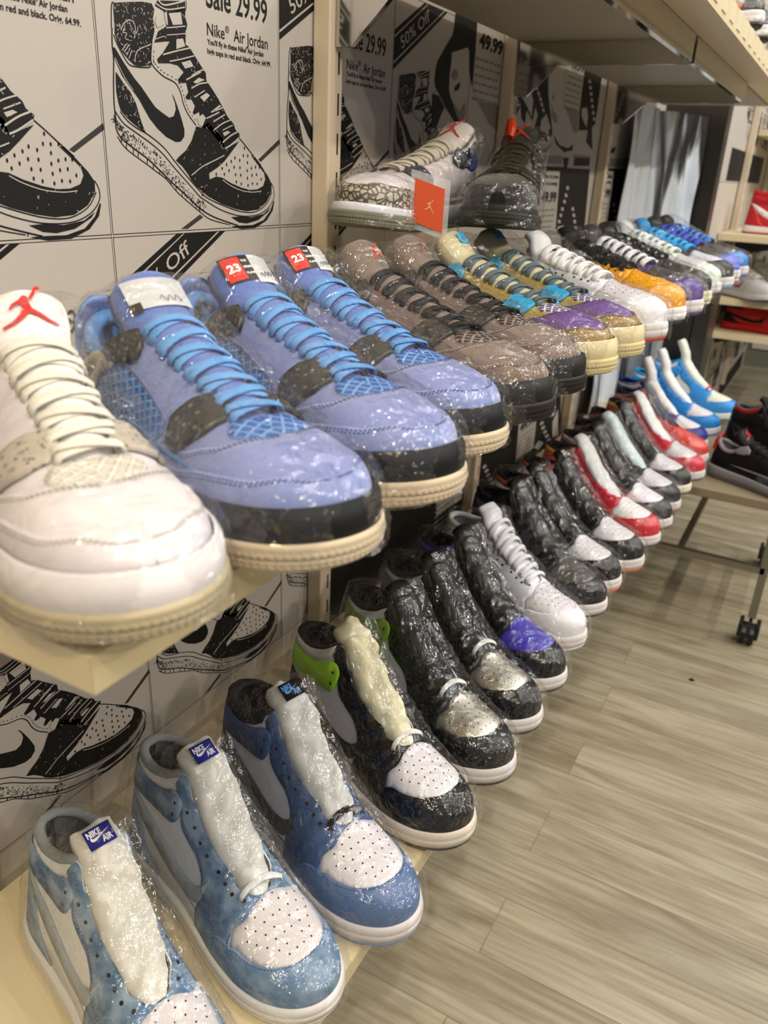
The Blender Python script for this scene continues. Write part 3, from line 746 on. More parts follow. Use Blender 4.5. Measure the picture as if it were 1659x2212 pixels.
def tongue_fn(S, x_bot, top, wid, th, rough=0, seed=0, lift=.0005, drop=.30, ridge=0):
    """top = centre points (mm x, mm z) continuing above the last; wid = half width table over 0..1"""
    def f(mb):
        xs = np.linspace(x_bot, top[0][0] + 6, 16); C0 = [(x, float(S.H(x)) * 1000 + lift * 1000) for x in xs] + list(top)
        C0 = smooth_line(C0, 3); C = np.array(C0) / 1000; n = len(C); wf = table(wid); M_ = 15
        d = np.r_[0, np.cumsum(np.linalg.norm(np.diff(C, axis=0), axis=1))]; s = d / d[-1]
        T = np.gradient(C, axis=0); T /= np.linalg.norm(T, axis=1, keepdims=True); N = np.stack([-T[:, 1], T[:, 0]], -1); N *= np.sign(N[:, 1:2] + N[:, 0:1] * .6 + 1e-6)
        rs = np.random.RandomState(seed); A = rs.uniform(0, 6.28, (7, 2)); F = rs.uniform(.5, 1, (7, 2)) * [[70, 160]]
        vs = []
        for lay, o in ((0, 0), (1, -th)):
            for i in range(n):
                w = float(wf(s[i])) / 1000
                endr = 1.0
                for j in range(M_):
                    v = j / (M_ - 1) * 2 - 1; y = w * v; sag = -drop * w * abs(v) ** 2.2
                    e = 0
                    if rough and lay == 0:
                        e = rough * sum(math.sin(F[k, 0] * d[i] * (1.3 + k * .6) + A[k, 0] + math.sin(F[k, 1] * y + A[k, 1]) * 2) for k in range(7)) / 4
                    pf = 0
                    if lay == 0: pf = (th * .35 * (1 - abs(v) ** 6) * min(1, (1 - s[i]) * 12) ** .5) * min(1, s[i] * 7) - .003 * max(0, 1 - s[i] * 10)
                    if ridge and lay == 0: pf += -.0022 * math.exp(-((s[i] - ridge) / .012) ** 2) - .0018 * math.exp(-((s[i] - ridge - .07) / .012) ** 2)
                    c = C[i] + N[i] * (sag + o + e + pf)
                    vs.append((c[0], y + float(S.lean(c[0] * 1000, min(c[1] - .03, .13))), c[1] + S.lift(c[0])))
        fs = []
        for lay in (0, 1):
            for i in range(n - 1):
                for j in range(M_ - 1):
                    a = lay * n * M_ + i * M_ + j; q = (a, a + 1, a + M_ + 1, a + M_); fs.append(q if lay == 0 else q[::-1])
        K = n * M_
        for i in range(n - 1):
            for j in (0, M_ - 1):
                a = i * M_ + j; fs.append((a, a + M_, a + M_ + K, a + K))
        for j in range(M_ - 1):
            for i in (0, n - 1):
                a = i * M_ + j; fs.append((a, a + 1, a + 1 + K, a + K))
        mb.add(vs, fs)
    return f
def frame_on(top, back=0.2):
    """plane sitting on the outside face of a tongue's free end: returns fn(a, b, lift) a across (+y), b up the tongue"""
    a = Vector((top[0][0], 0, top[0][1])) / 1000; b = Vector((top[1][0], 0, top[1][1])) / 1000
    up_ = (b - a).normalized(); yy = Vector((0, 1, 0)); n = yy.cross(up_)
    if n.x < 0: n = -n
    return lambda s, t, l: b - up_ * back / 1000 + yy * s + up_ * t + n * l
SWL = [(-10, 2.2), (-6.5, -1.6), (-3.5, -2.2), (1, -.6), (12, 5.2), (1.5, 1.3), (-3.2, .1), (-5.6, -.1), (-7.6, .9)]
SWOOSH_FLAT = sm_closed([(12, 5.2), (2, 1.0), (-4, -1.9), (-7.5, -2.0), (-9.4, -.2), (-8.8, 2.6), (-7.4, 4.6), (-7.8, 2.0), (-6.4, .8), (-3.6, .9)], 3)
JUMP = [(-.5, 5.6), (.6, 6.2), (1.4, 5.6), (1.2, 4.6), (2.2, 4.3), (3.6, 6.2), (4.5, 8.1), (5.7, 8.4), (6.2, 9.4), (5.2, 10.0), (4.2, 9.2), (3.6, 8.0), (2.2, 5.8), (1.4, 5.0), (1.3, 3.2), (1.6, 1.0),
        (3.4, -.6), (5.4, -3.0), (8.0, -4.8), (7.6, -5.6), (4.8, -4.2), (2.4, -2.0), (.4, -.6), (-1.6, -2.6), (-4.4, -4.6), (-7.8, -5.6), (-8.2, -4.8), (-5.0, -3.4), (-2.4, -1.0), (-1.0, 1.2), (-1.4, 3.0), (-3.2, 2.2), (-4.4, .9), (-4.9, 1.4), (-3.6, 3.2), (-1.2, 4.6)]
def logo_poly(mb, P, fn, k, mi=0, mx=1):
    V = [Vector(p) for p in P]; n = len(V)
    r = delaunay_2d_cdt(V, [(i, (i + 1) % n) for i in range(n)], [], 0, 1e-7)
    vv = np.array([(v[0], v[1]) for v in r[0]]); F = [tuple(f) for f in r[2]]
    cen = np.array([vv[list(f)].mean(0) for f in F]); kp = inside(cen, [tuple(p) for p in P])
    mb.add([fn(p[0] * k * mx, p[1] * k) for p in vv], [f for f, q in zip(F, kp) if q], mi)
def film_fn(S, top, grow, seed, amp=.0012, zlow=.001):
    def f(mb):
        rs = np.random.RandomState(seed)
        S2 = Shape.__new__(Shape); S2.L = S.L + .012; S2.key = ''; S2.spring = S.spring; S2.shear = S.shear
        S2.W = lambda u: S.W(u) + grow
        S2.H = table([(x * (S.L + .012) / S.L, h / 1000) for x, h in top]); S2.Z = lambda x: np.full(np.shape(x), zlow) if np.ndim(x) else zlow
        S2.N = table([(0, 5), (70, 5), (110, 3.6), (170, 3.0), (230, 3.0), (305, 3.4)])
        U = np.linspace(0.002, 1, 130); T = np.linspace(0.0, PI, 104); UU, TT = np.meshgrid(U, T, indexing='ij')
        P = S2.pt(UU, TT); Nn = S2.nr(UU, TT); P[..., 0] -= .006
        ph = rs.uniform(0, 6.28, 8); e = 0
        for k in range(8):
            kx, ky, kz = rs.normal(0, 90, 3); e = e + np.sin(P[..., 0] * kx + P[..., 1] * ky + P[..., 2] * kz + ph[k])
        e = np.abs(e) / 4 * amp
        for k in range(5):
            kx, ky, kz = rs.normal(0, 260, 3); e = e + (1 - np.abs(np.sin(P[..., 0] * kx + P[..., 1] * ky + P[..., 2] * kz + ph[k] + 1.5 * np.sin(P[..., 2] * 60 + P[..., 1] * 50)))) ** 3 * .0008
        P = P + Nn * e[..., None]
        P[..., 2] = np.maximum(P[..., 2], .0005)
        vs = P.reshape(-1, 3); m_ = len(T); fs = []
        for i in range(len(U) - 1):
            for j in range(m_ - 1):
                a = i * m_ + j; fs.append((a, a + m_, a + m_ + 1, a + 1))
        mb.add(vs, fs)
    return f
FILM_HIGH = [(0, 160), (45, 165), (72, 182), (88, 187), (98, 179), (112, 165), (130, 145), (150, 126), (170, 109), (190, 96), (210, 87), (232, 79), (252, 72), (268, 64), (281, 56), (289, 48), (292, 40)]
FILM_MID = [(x, h if x > 150 else 24 + (h - 24) * .91) for x, h in FILM_HIGH]
FILM_LOW = [(0, 112), (50, 116), (75, 130), (90, 128), (110, 119), (130, 110), (150, 101), (175, 91), (200, 82), (225, 75), (250, 68), (268, 61), (281, 54), (289, 47), (292, 40)]
FILM_FOUR = [(0, 118), (35, 124), (60, 140), (75, 139), (92, 130), (110, 121), (135, 110), (160, 99), (185, 91), (210, 84), (235, 77), (258, 70), (275, 63), (288, 54), (296, 47), (300, 42)]

def lace_bars(S, x0, x1, n, half, w=.008, th=.0026, skew=3.0, offs=.004, sag=1.0, dark=False):
    """criss-cross lace bars over the throat"""
    def f(mb):
        for k in range(n):
            x = x0 + (x1 - x0) * k / (n - 1)
            hw = half(k / (n - 1))
            for dr in ((1, -1) if k % 2 == 0 else (-1, 1)):
                pts = []; nn = []
                for q in np.linspace(-1, 1, 13):
                    xx = x + skew * q * dr * .8; y = hw * q
                    u, t = S.plan(xx, y if abs(y) > .2 else .2)
                    o = offs + (.0022 if dr == (1 if k % 2 == 0 else -1) else 0) + .0015 * (1 - q * q)
                    if abs(q) > .9: o -= .0035
                    pts.append(S.off(np.array([u]), np.array([t]), np.array([o]))[0]); nn.append(S.nr(np.array([u]), np.array([t]))[0])
                ribbon(mb, pts, nn, w, th)
    return f
def lace_stub(S, x):
    def f(mb):
        pts = []; nn = []
        for q in np.linspace(-1, 1, 15):
            xx = x - 5 * (1 - q * q) + 3 * q; y = 23 * q
            u, t = S.plan(xx, y if abs(y) > .2 else .2); o = .0045 + .002 * (1 - q * q) - (.004 if abs(q) > .93 else 0)
            pts.append(S.off(np.array([u]), np.array([t]), np.array([o]))[0]); nn.append(S.nr(np.array([u]), np.array([t]))[0])
        ribbon(mb, pts, nn, .0068, .0022)
    return f
BLK = None
def dark(): return plastic('141414')
TOP_HIGH = [(91, 176), (82, 182), (75, 184)]
TALL = [(104, 186), (92, 208), (82, 226)]
def j1(name, label, S, c, loc, ang, squash=1, film=True, stub=None, laced=None, tongue='flat', tag_=None, group=None, seed=0, cat='sneaker', stand=False):
    r = thing(name, label, cat, loc, ang, group); r.scale = (SHOE, SHOE * .95, SHOE * squash); K = S.key
    P = lambda nm, mats, lb=None: part(nm, K + nm, j1_part(nm, S), mats, r, lb)
    P('outsole', rubber(c['out'])); P('midsole', rubber(c['mid']))
    M_ = c.get('m', leather)
    P('upper', leather(c['base']))
    P('lining', cloth(c.get('lining', c['collar'])))
    P('toe_box', [c.get('toem') or leather(c['toe']), dark()])
    P('mudguard', [M_(c['guard']), cloth(c.get('thread', shade(c['guard'], .7)))])
    P('eyestay', [M_(c['eye']), dark(), cloth(c.get('thread', shade(c['eye'], .7)))])
    P('heel_counter', M_(c['counter']))
    P('swoosh', leather(c['swoosh']), None)
    if K in ('high',):
        P('ankle_strap', [M_(c['strap']), dark()])
    if c.get('band'): P('collar_band', leather(c['band']))
    P('collar', cloth(c['collar']))
    if K == 'low': top = [(84, 118), (74, 126), (66, 130)]; hw = 24
    elif K == 'mid': top = [(92, 164), (82, 172), (74, 176)]; hw = 23
    else: top = TALL if tongue == 'tall' else TOP_HIGH; hw = 21
    rough = .0045 if tongue == 'stuffed' else (.0009 if tongue == 'flat' else .0006)
    tm = cloth(c['tongue']) if tongue in ('stuffed',) else leather(c['tongue'], .5)
    part('tongue', K + 'tongue' + tongue + str(seed if tongue == 'stuffed' else 0),
         tongue_fn(S, 203, top, [(0, 8), (.12, 20), (.5, 25), (.8, hw + 2), (1, hw - 2)] if tongue == 'flat' else [(0, 6), (.12, 18), (.5, 23), (.85, hw), (1, hw - 2)], .011 if tongue != 'flat' else .006, rough, seed, lift=-.003 if tongue == 'flat' else .0025, drop=.20 if tongue == 'flat' else .28, ridge=.80 if tongue == 'tall' else 0), tm, r)
    if tag_:
        def lab(mb):
            yo = float(S.lean(top[0][0], .125)); fq = frame_on(top, 9 if K == 'high' else 8); fn = lambda a, b, l: fq(a + yo, b, l); up_l = .0035 if tongue == 'stuffed' else 0
            fn0 = fn; fn = lambda a, b, l: fn0(a, b, l + up_l)
            g2 = lambda a, b: fn(a, b, .0052)
            mb.add([fn(-.0125, -.009, .0042), fn(.0125, -.009, .0042), fn(.0125, .010, .0042), fn(-.0125, .010, .0042), fn(-.0125, -.009, .0048), fn(.0125, -.009, .0048), fn(.0125, .010, .0048), fn(-.0125, .010, .0048)],
                   [(4, 5, 6, 7), (0, 1, 5, 4), (1, 2, 6, 5), (2, 3, 7, 6), (3, 0, 4, 7)], 0)
            put_text(mb, 'NIKE', .0078, lambda a, b: g2(a - .0105, b + .0022), .0003, 1.0, 1, width=.013)
            put_text(mb, 'AIR', .0078, lambda a, b: g2(a + .0005, b - .0062), .0003, 1.0, 1, width=.0095)
            logo_poly(mb, SWOOSH_FLAT, lambda a, b: g2(a - .0005, b - .0005), .0009, 1)
        part('tongue_label', K + 'lab' + ('s' if tongue == 'stuffed' else ''), lab, [cloth(tag_[0]), cloth(tag_[1])], r, tag_[2])
    if stub: part('lace', K + 'stub', lace_stub(S, 196), cloth(stub), r)
    if laced:
        x0 = 104 if K != 'low' else 100
        part('laces', K + 'laces', lace_bars(S, x0, 190, 7, lambda q: 25 - 2 * q, w=.0072), cloth(laced), r)
    if film:
        tp = {'high': FILM_HIGH, 'mid': FILM_MID, 'low': FILM_LOW}[K]
        part('plastic_wrap', K + 'film%d' % (seed % 4), film_fn(S, tp, .0082, seed % 4 + 3), FILM, r)
    return r

# ---- the net-windowed mid family
def wx(x): return x + 13 * math.sin(PI * (x - 90) / 205) if 90 < x < 295 else x
def wq(q, x): return (float(FOUR.u(wx(x) / 1000)), q[1])
def s4(P): return [wq(FOUR.side(*p), p[0]) for p in P]
def p4(P): return [wq(FOUR.plan(*p), p[0]) for p in P]
COL4 = smooth_line(s4([(.5, 127), (10, 123), (30, 109), (52, 107), (70, 118), (82, 136)]), 6)
THR4 = smooth_line([FOUR.side(82, 136)] + p4([(92, 21.5), (108, 18.5), (126, 17.5), (150, 17), (172, 16.5), (192, 16), (206, 15)]), 5)
def j4_part(nm, S=FOURB, opt=''):
    def f(mb):
        if nm == 'upper':
            near = COL4 + THR4[1:] + p4([(212, 12), (214, .5)]); far = [(u, PI - t) for u, t in near]
            patch(mb, S, [[(0, 0), (1, 0), (1, PI), (0, PI)] + far + near[::-1]], 0, .002, .007)
            E = s4([(132, 66), (148, 74), (158, 80), (170, 84)])
        elif nm == 'vamp':
            near = smooth_line(s4([(58, 34), (60, 46), (74, 48), (98, 45), (128, 46), (152, 50), (166, 56), (180, 59), (194, 61), (208, 66)]) + p4([(222, 33), (231, 20), (236, 8), (237, .4)]), 5)
            far = [(u, PI - t) for u, t in near]; ux = float(S.u(.064))
            patch(mb, S, [[(ux, 0), (1, 0), (1, PI), (ux, PI)] + far + near[::-1]], .0014, .0014, .006)
            for o in (-.045, -.085):
                L = [(u, t + o) for u, t in near[8:]]
                L = [(u + (.004 if o < -.05 else 0) * max(0, (i - 45) / 10), t) for i, (u, t) in enumerate(L)]
                stitch(mb, S, L, .0015, 1); stitch(mb, S, [(u, PI - t) for u, t in L], .0015, 1)
        elif nm == 'mudguard':
            near = smooth_line(s4([(138, 30), (141, 46), (150, 54), (162, 52), (178, 47), (195, 49), (215, 53), (240, 55), (262, 55)]) + [FOUR.plan(281, 22), FOUR.plan(288, 12), FOUR.plan(290, .4)], 5)
            far = [(u, PI - t) for u, t in near]; ux = float(S.u(.138))
            patch(mb, S, [[(ux, 0), (1, 0), (1, PI), (ux, PI)] + far + near[::-1]], .0028, .0014, .006)
            for o in (-.045, -.09):
                L = [(u, t + o) for u, t in near[5:]]
                stitch(mb, S, L, .0029, 1); stitch(mb, S, [(u, PI - t) for u, t in L], .0029, 1)
        elif nm == 'side_net':
            L = sm_closed(s4([(60, 98), (78, 107), (100, 102), (126, 87), (150, 74), (161, 64), (156, 55), (136, 50), (104, 48), (78, 51), (62, 62), (57, 80)]), 4)
            for l in both(L): patch(mb, S, [l], .0006, .0006, .0045)
        elif nm == 'net_rim':
            L = sm_closed(s4([(60, 98), (78, 107), (100, 102), (126, 87), (150, 74), (161, 64), (156, 55), (136, 50), (104, 48), (78, 51), (62, 62), (57, 80)]), 4)
            for l in both(L):
                c = np.mean(np.array(l), 0); l2 = [((p[0] - c[0]) * 1.12 + c[0], (p[1] - c[1]) * 1.12 + c[1]) for p in l]
                patch(mb, S, [l2, l[::1]], .0016, .0012, .005)
                stitch(mb, S, [((p[0] - c[0]) * 1.09 + c[0], (p[1] - c[1]) * 1.09 + c[1]) for p in l], .0017, 1)
        elif nm == 'toe_net':
            L = smooth_line(p4([(205, 20), (216, 26), (227, 22), (233, 10), (234, .3)]), 4); T_ = p4([(207, .3), (206, 10)])
            near = [T_[0], T_[1]] + L
            LL = near + [(u, PI - t) for u, t in near[::-1]][1:-1]
            patch(mb, S, [LL], .001, .001, .0045)
        elif nm == 'wing':
            L = sm_closed(s4([(62, 112), (78, 110), (80, 100), (68, 92), (60, 78), (60, 60), (64, 44), (58, 36), (50, 36), (40, 40), (22, 38), (16, 46), (24, 66), (36, 88), (48, 104)]), 3)
            Hh = sm_closed(s4([(52, 96), (58, 90), (50, 74), (50, 58), (44, 52), (36, 54), (34, 64), (40, 82)]), 3)
            for l, h in zip(both(L), both(Hh)): patch(mb, S, [l, h], .0035, .0025, .005)
        elif nm in ('upper_eyelet', 'lower_eyelet'):
            if nm[0] == 'u': L = s4([(72, 125), (84, 136), (92, 139), (102, 126), (104, 112), (92, 106), (76, 105), (66, 112)]); hs = [(80, 122), (86, 128), (88, 116), (94, 120), (96, 110), (84, 110), (76, 114)]
            else: L = s4([(163, 76), (167, 90), (174, 94), (188, 88), (201, 81), (199, 73), (187, 59), (172, 59)]); hs = [(172, 85), (182, 82), (171, 76), (181, 74), (174, 67), (184, 66), (191, 74)]
            for l in both(L): patch(mb, S, [l], .0045, .0032, .004)
            for h in hs:
                q = s4([h])[0]
                for t in (q[1], PI - q[1]): dot(mb, S, q[0], t, .0019, .0048, 1, 4)
        elif nm == 'collar':
            P = COL4[::-1] + [(u, PI - t) for u, t in COL4[1:]]
            U = np.array([p[0] for p in P]); T = np.array([p[1] for p in P]); pts = S.off(U, T, np.full(len(P), -.0042)); pts[:, 2] -= .001
            mb.tube(pts, .0062, 10)
        elif nm == 'lining':
            L = COL4 + [(u, max(.25, t - .6)) for u, t in COL4[::-1]]
            for l in both(L): patch(mb, S, [l], -.0078, .0006, .008)
            L = THR4 + [(u, max(.25, t - .3)) for u, t in THR4[::-1]]
            for l in both(L): patch(mb, S, [l], -.0035, .0006, .009)
            sole(S, [(lambda x: np.full(len(x), .046), -.003), (lambda x: np.full(len(x), .050), -.003)], mb=mb)
        elif nm == 'heel_tab':
            v = []
            for z, w, xo in ((.074, .020, -.003), (.088, .021, -.001), (.102, .020, .002), (.112, .016, .006), (.118, .008, .009)):
                for y in (-1, -.5, 0, .5, 1): v.append((xo + (y * y) * .011 * w / .02, y * w, z))
            n = len(v); v += [(a + .006, b, c) for a, b, c in v]; fs = []
            for i in range(4):
                for j in range(4):
                    a = i * 5 + j; fs += [(a, a + 1, a + 6, a + 5), (a + n, a + n + 5, a + n + 6, a + n + 1)]
                for j in (0, 4): a = i * 5 + j; fs.append((a, a + 5, a + 5 + n, a + n))
            for j in range(4):
                for i in (0, 4): a = i * 5 + j; fs.append((a, a + 1, a + 1 + n, a + n))
            mb.add(v, fs)
        elif nm == 'midsole':
            g = lambda k: (lambda x: .006 + (S.Z(x * 1000) - .006) * k + S.lift(x))
            sole(S, [(g(0), .001), (g(.1), .0045), (g(.5), .0062), (g(.85), .0055), (g(1.02), .0035), (g(1.0), -.002)], mb=mb)
        elif nm == 'forefoot_sidewall':
            def pr(e, x):
                zt = .014 + .0255 * e ** .6 + float(S.lift(x)); zb = .006 + float(S.lift(x)) + .010 * (1 - e)
                return [(zb, .002), (zb + .001, .0078), ((zb + zt) / 2 + .003, .0090), (zt - .005, .0078), (zt - .0042, .0068), (zt - .001, .0060), (zt, .0035)]
            wallband(mb, S, 150, pr)
        elif nm == 'outsole':
            g = lambda h: (lambda x: h + S.lift(x))
            sole(S, [(g(0), -.002), (g(.001), .003), (g(.006), .0045), (g(.0062), .001)], mb=mb)
        elif nm == 'toe_tread':
            def pr(e, x):
                l = float(S.lift(x)); zt = .004 + .0155 * min(1, e * 1.6) ** .6 + l
                return [(l - .0002, .001), (l + .0012, .0070), (zt * .5 + l * .5, .0095), (zt - .003, .0108), (zt - .0008, .0104), (zt, .0085)]
            rows = wallband(mb, S, 214, pr)
            P, Nn = outline(S, 0, 400); idx = [i for i in range(len(P)) if P[i, 0] * 1000 >= 219]
            acc = 0; last = None; st = .0042; seq = []
            for i in idx:
                p = P[i] + Nn[i] * .010
                if last is None or np.linalg.norm(p - last) >= st: seq.append(i); last = p
            for a, b in zip(seq[:-1], seq[1:]):
                for row in range(3):
                    l = float(S.lift(P[a, 0])); h = .0036
                    z0 = .0030 + row * h + l; dz = -.0008 if row % 2 else .0008
                    o = [.0090, .0098, .0106][row]; A = P[a] + Nn[a] * o; B_ = P[b] + Nn[b] * (o); Cc = (A + B_) / 2 + (Nn[a] + Nn[b]) / 2 * .0014
                    mb.add([(A[0], A[1], z0), (B_[0], B_[1], z0 + dz), (B_[0], B_[1], z0 + h + dz), (A[0], A[1], z0 + h), (Cc[0], Cc[1], z0 + h * .5)], [(0, 1, 4), (1, 2, 4), (2, 3, 4), (3, 0, 4)])
    return f
TOP4 = [(84, 120), (72, 131), (64, 138), (58, 142)]
def j4(name, label, c, loc, ang, squash=.95, film=True, mode='full', tagm=None, seed=0, group=None, laces=True, S=FOUR):
    r = thing(name, label, 'sneaker', loc, ang, group); r.scale = (SHOE, SHOE * .94, SHOE * squash)
    P = lambda nm, mats, lb=None: part(nm, 'four' + nm, j4_part(nm), mats, r, lb)
    M_ = c.get('m', suede)
    P('outsole', rubber(c['out'])); P('midsole', c.get('midm') or speckle(c['mid']) if c.get('speck') else rubber(c['mid']))
    if mode != 'plain': P('forefoot_sidewall', rubber(c['side']))
    P('toe_tread', rubber(c['tread']))
    P('upper', M_(c['base'])); P('lining', cloth(c['lining'])); P('collar', cloth(c['lining']))
    P('vamp', [M_(c.get('vamp', c['base'])), cloth(c['thread'])])
    P('mudguard', [c.get('guardm') or M_(c.get('guard', c['base'])), cloth(c['thread'])])
    if mode != 'plain':
        P('side_net', mesh_grid(c['net'][0], c['net'][1])); P('net_rim', [M_(c.get('rim', c['base'])), cloth(c['thread'])])
        P('toe_net', mesh_grid(c['net'][0], c['net'][1]))
        P('wing', speckle(c['wing'], c.get('wd', '2a2a2a')) if c.get('speck') else plastic(c['wing']))
    for e in ('upper_eyelet', 'lower_eyelet'):
        P(e, [speckle(c['eyelet']) if c.get('spe') else plastic(c['eyelet']), plastic('6a6862') if not c.get('spe') else rubber('8d8578')])
    P('heel_tab', plastic(c.get('tab', c['base'])) if not c.get('tabm') else c['tabm'])
    part('tongue', 'four_tongue', tongue_fn(FOURB, 222, TOP4, [(0, 13), (.2, 16), (.5, 18), (.72, 24), (.88, 28), (.96, 26), (1, 17)], .011, .0004, 1, drop=.32), M_(c['tongue']), r)
    if tagm:
        kind = tagm[0]
        def lab(mb):
            yo = float(FOURB.lean(84, .09)); fq = frame_on([TOP4[0], TOP4[1]], 1); fn = lambda a, b, l: fq(a + yo, b, l); g = lambda l: (lambda a, b: fn(a, b, l))
            def plate(x0, x1, y0, y1, l, mi):
                n = 7; v = []
                for k in range(n):
                    a = x0 + (x1 - x0) * k / (n - 1); sg = -.32 * .027 * (abs(a) / .027) ** 2.2
                    v += [fn(a, y0, l + sg), fn(a, y1, l + sg)]
                mb.add(v, [(2*k, 2*k+2, 2*k+3, 2*k+1) for k in range(n - 1)], mi)
            sg = lambda a: -.32 * .027 * (abs(a) / .027) ** 2.2
            if kind == '23':
                plate(-.024, .002, -.013, .012, .0052, 0); plate(-.0228, -.0075, -.0118, .0108, .0056, 1)
                put_text(mb, '23', .0105, lambda a, b: fn(a - .0205, b - .0035, .0061 + sg(a - .0205)), .0004, 1, 2, width=.0105)
                for i, s_ in enumerate(('THE BEST', 'BASKETBALL', 'PLAYER EVER')):
                    put_text(mb, s_ if i else 'THE', .0030, lambda a, b: fn(a - .0065, b + .005 - i * .0062, .0058 + sg(a - .0065)), .0001, 1, 2)
                plate(.002, .024, -.016, .012, .0053, 3)
                for i in range(4):
                    pts = [fn(.006 + k * .0014, -.010 + .0026 * math.sin(k * 1.9 + i) + k * .0004, .0062 + sg(.006 + k * .0014)) for k in range(11)]
                    if i == 0: mb.tube(pts, .0003, 4, 4)
            elif kind == 'white23':
                plate(-.024, .024, -.018, .008, .0052, 3); 
                pts = [fn(-.002 + k * .0016, -.012 + .0030 * math.sin(k * 1.7), .0064 + sg(-.002 + k * .0016)) for k in range(12)]
                mb.tube(pts, .0003, 4, 4); plate(-.025, -.017, -.020, -.012, .0058, 0)
            elif kind == 'jump':
                logo_poly(mb, JUMP, lambda a, b: fn(a, b - .004, .0054 + sg(a)), .0022, 0)
            elif kind == 'patch':
                plate(-.004, .014, -.006, .010, .0054, 0)
                plate(.000, .009, -.001, .004, .0057, 1)
            elif kind == 'small':
                logo_poly(mb, JUMP, lambda a, b: fn(a + .006, b - .004, .0054 + sg(a)), .0013, 0)
        part('tongue_label', 'four_lab' + kind, lab, [plastic(k) for k in tagm[1]], r, tagm[2])
    if laces:
        part('laces', 'four_laces', lace_bars(FOURB, 104, 212, 7, lambda q: 21 - 2.5 * q, w=.0082, th=.0020, skew=5, offs=.0034), cloth(c['lace']), r)
    if film: part('plastic_wrap', 'four_film%d' % (seed % 3), film_fn(FOURB, FILM_FOUR, .0118, seed % 3 + 11, zlow=.001), FILM, r)
    return r
# ------------------------------------------------------------ the room
FC = FLOOR_TO_CAM
LOW_Z = FC - .618; UP_Z = FC - .185; TOP_Z = FC + .235
wallm = mat('wall_paint', 'b9b0a4', .8, bump=(60, .1, .001))
def slab(name, x0, x1, y0, y1, z0, z1, m_, bevel=0):
    return struct(MB().box(x0, x1, y0, y1, z0, z1).build(name, m_, bevel=bevel))
def floor_material():
    M = bpy.data.materials.new('wood_planks'); M.use_nodes = True; nt = M.node_tree; L = nt.links; b = nt.nodes['Principled BSDF']
    tc = nt.nodes.new('ShaderNodeTexCoord')
    mp = nt.nodes.new('ShaderNodeMapping'); mp.inputs['Location'].default_value = (-.336 + 1.22 * 2, -.0286 + .1077 * 30, 0)
    L.new(tc.outputs['Object'], mp.inputs[0])
    br = nt.nodes.new('ShaderNodeTexBrick'); br.offset = .37; br.offset_frequency = 2
    br.inputs['Scale'].default_value = 1; br.inputs['Mortar Size'].default_value = .0007; br.inputs['Mortar Smooth'].default_value = .1
    br.inputs['Brick Width'].default_value = 1.22; br.inputs['Row Height'].default_value = .1077
    br.inputs['Color1'].default_value = lin('b4ab95'); br.inputs['Color2'].default_value = lin('a69e89'); br.inputs['Mortar'].default_value = lin('8a8069')
    L.new(mp.outputs[0], br.inputs['Vector'])
    m2 = nt.nodes.new('ShaderNodeMapping'); m2.inputs['Scale'].default_value = (2.0, 15, 1); L.new(tc.outputs['Object'], m2.inputs[0])
    ad = nt.nodes.new('ShaderNodeVectorMath'); ad.operation = 'ADD'; L.new(m2.outputs[0], ad.inputs[0]); 
    sc = nt.nodes.new('ShaderNodeVectorMath'); sc.operation = 'SCALE'; sc.inputs['Scale'].default_value = 9; L.new(br.outputs['Color'], sc.inputs[0]); L.new(sc.outputs[0], ad.inputs[1])
    n = nt.nodes.new('ShaderNodeTexNoise'); n.inputs['Scale'].default_value = 1.6; n.inputs['Detail'].default_value = 7; n.inputs['Roughness'].default_value = .62; n.inputs['Distortion'].default_value = .6
    L.new(ad.outputs[0], n.inputs['Vector'])
    r = nt.nodes.new('ShaderNodeValToRGB'); r.color_ramp.elements[0].position = .30; r.color_ramp.elements[1].position = .62
    r.color_ramp.elements[0].color = lin('c2bbae'); r.color_ramp.elements[1].color = (1, 1, 1, 1)
    L.new(n.outputs['Fac'], r.inputs[0])
    m3 = nt.nodes.new('ShaderNodeMapping'); m3.inputs['Scale'].default_value = (4, 80, 1); L.new(tc.outputs['Object'], m3.inputs[0])
    n3 = nt.nodes.new('ShaderNodeTexNoise'); n3.inputs['Scale'].default_value = 1.5; n3.inputs['Detail'].default_value = 3; L.new(m3.outputs[0], n3.inputs['Vector'])
    r3 = nt.nodes.new('ShaderNodeValToRGB'); r3.color_ramp.elements[0].position = .30; r3.color_ramp.elements[1].position = .6
    r3.color_ramp.elements[0].color = lin('e2ddd5'); r3.color_ramp.elements[1].color = (1, 1, 1, 1); L.new(n3.outputs['Fac'], r3.inputs[0])
    x1 = nt.nodes.new('ShaderNodeMix'); x1.data_type = 'RGBA'; x1.blend_type = 'MULTIPLY'; x1.inputs[0].default_value = 1
    L.new(br.outputs['Color'], x1.inputs[6]); L.new(r.outputs[0], x1.inputs[7])
    x2 = nt.nodes.new('ShaderNodeMix'); x2.data_type = 'RGBA'; x2.blend_type = 'MULTIPLY'; x2.inputs[0].default_value = 1
    L.new(x1.outputs[2], x2.inputs[6]); L.new(r3.outputs[0], x2.inputs[7])
    L.new(x2.outputs[2], b.inputs['Base Color']); b.inputs['Roughness'].default_value = .42
    bp = nt.nodes.new('ShaderNodeBump'); bp.inputs['Strength'].default_value = .15; bp.inputs['Distance'].default_value = .001
    L.new(n3.outputs['Fac'], bp.inputs['Height']); L.new(bp.outputs[0], b.inputs['Normal'])
    return M
slab('floor', -.1, 4.2, -2.2, 5.5, -.05, 0, floor_material())
struct(MB().poly([(-.1, -2.2, 0), (0, -2.2, 0), (0, 2.72, 0), (.17, 2.80, 0), (.17, 5.5, 0), (-.1, 5.5, 0)], (0, 0, 3.1)).build('wall_left', wallm))
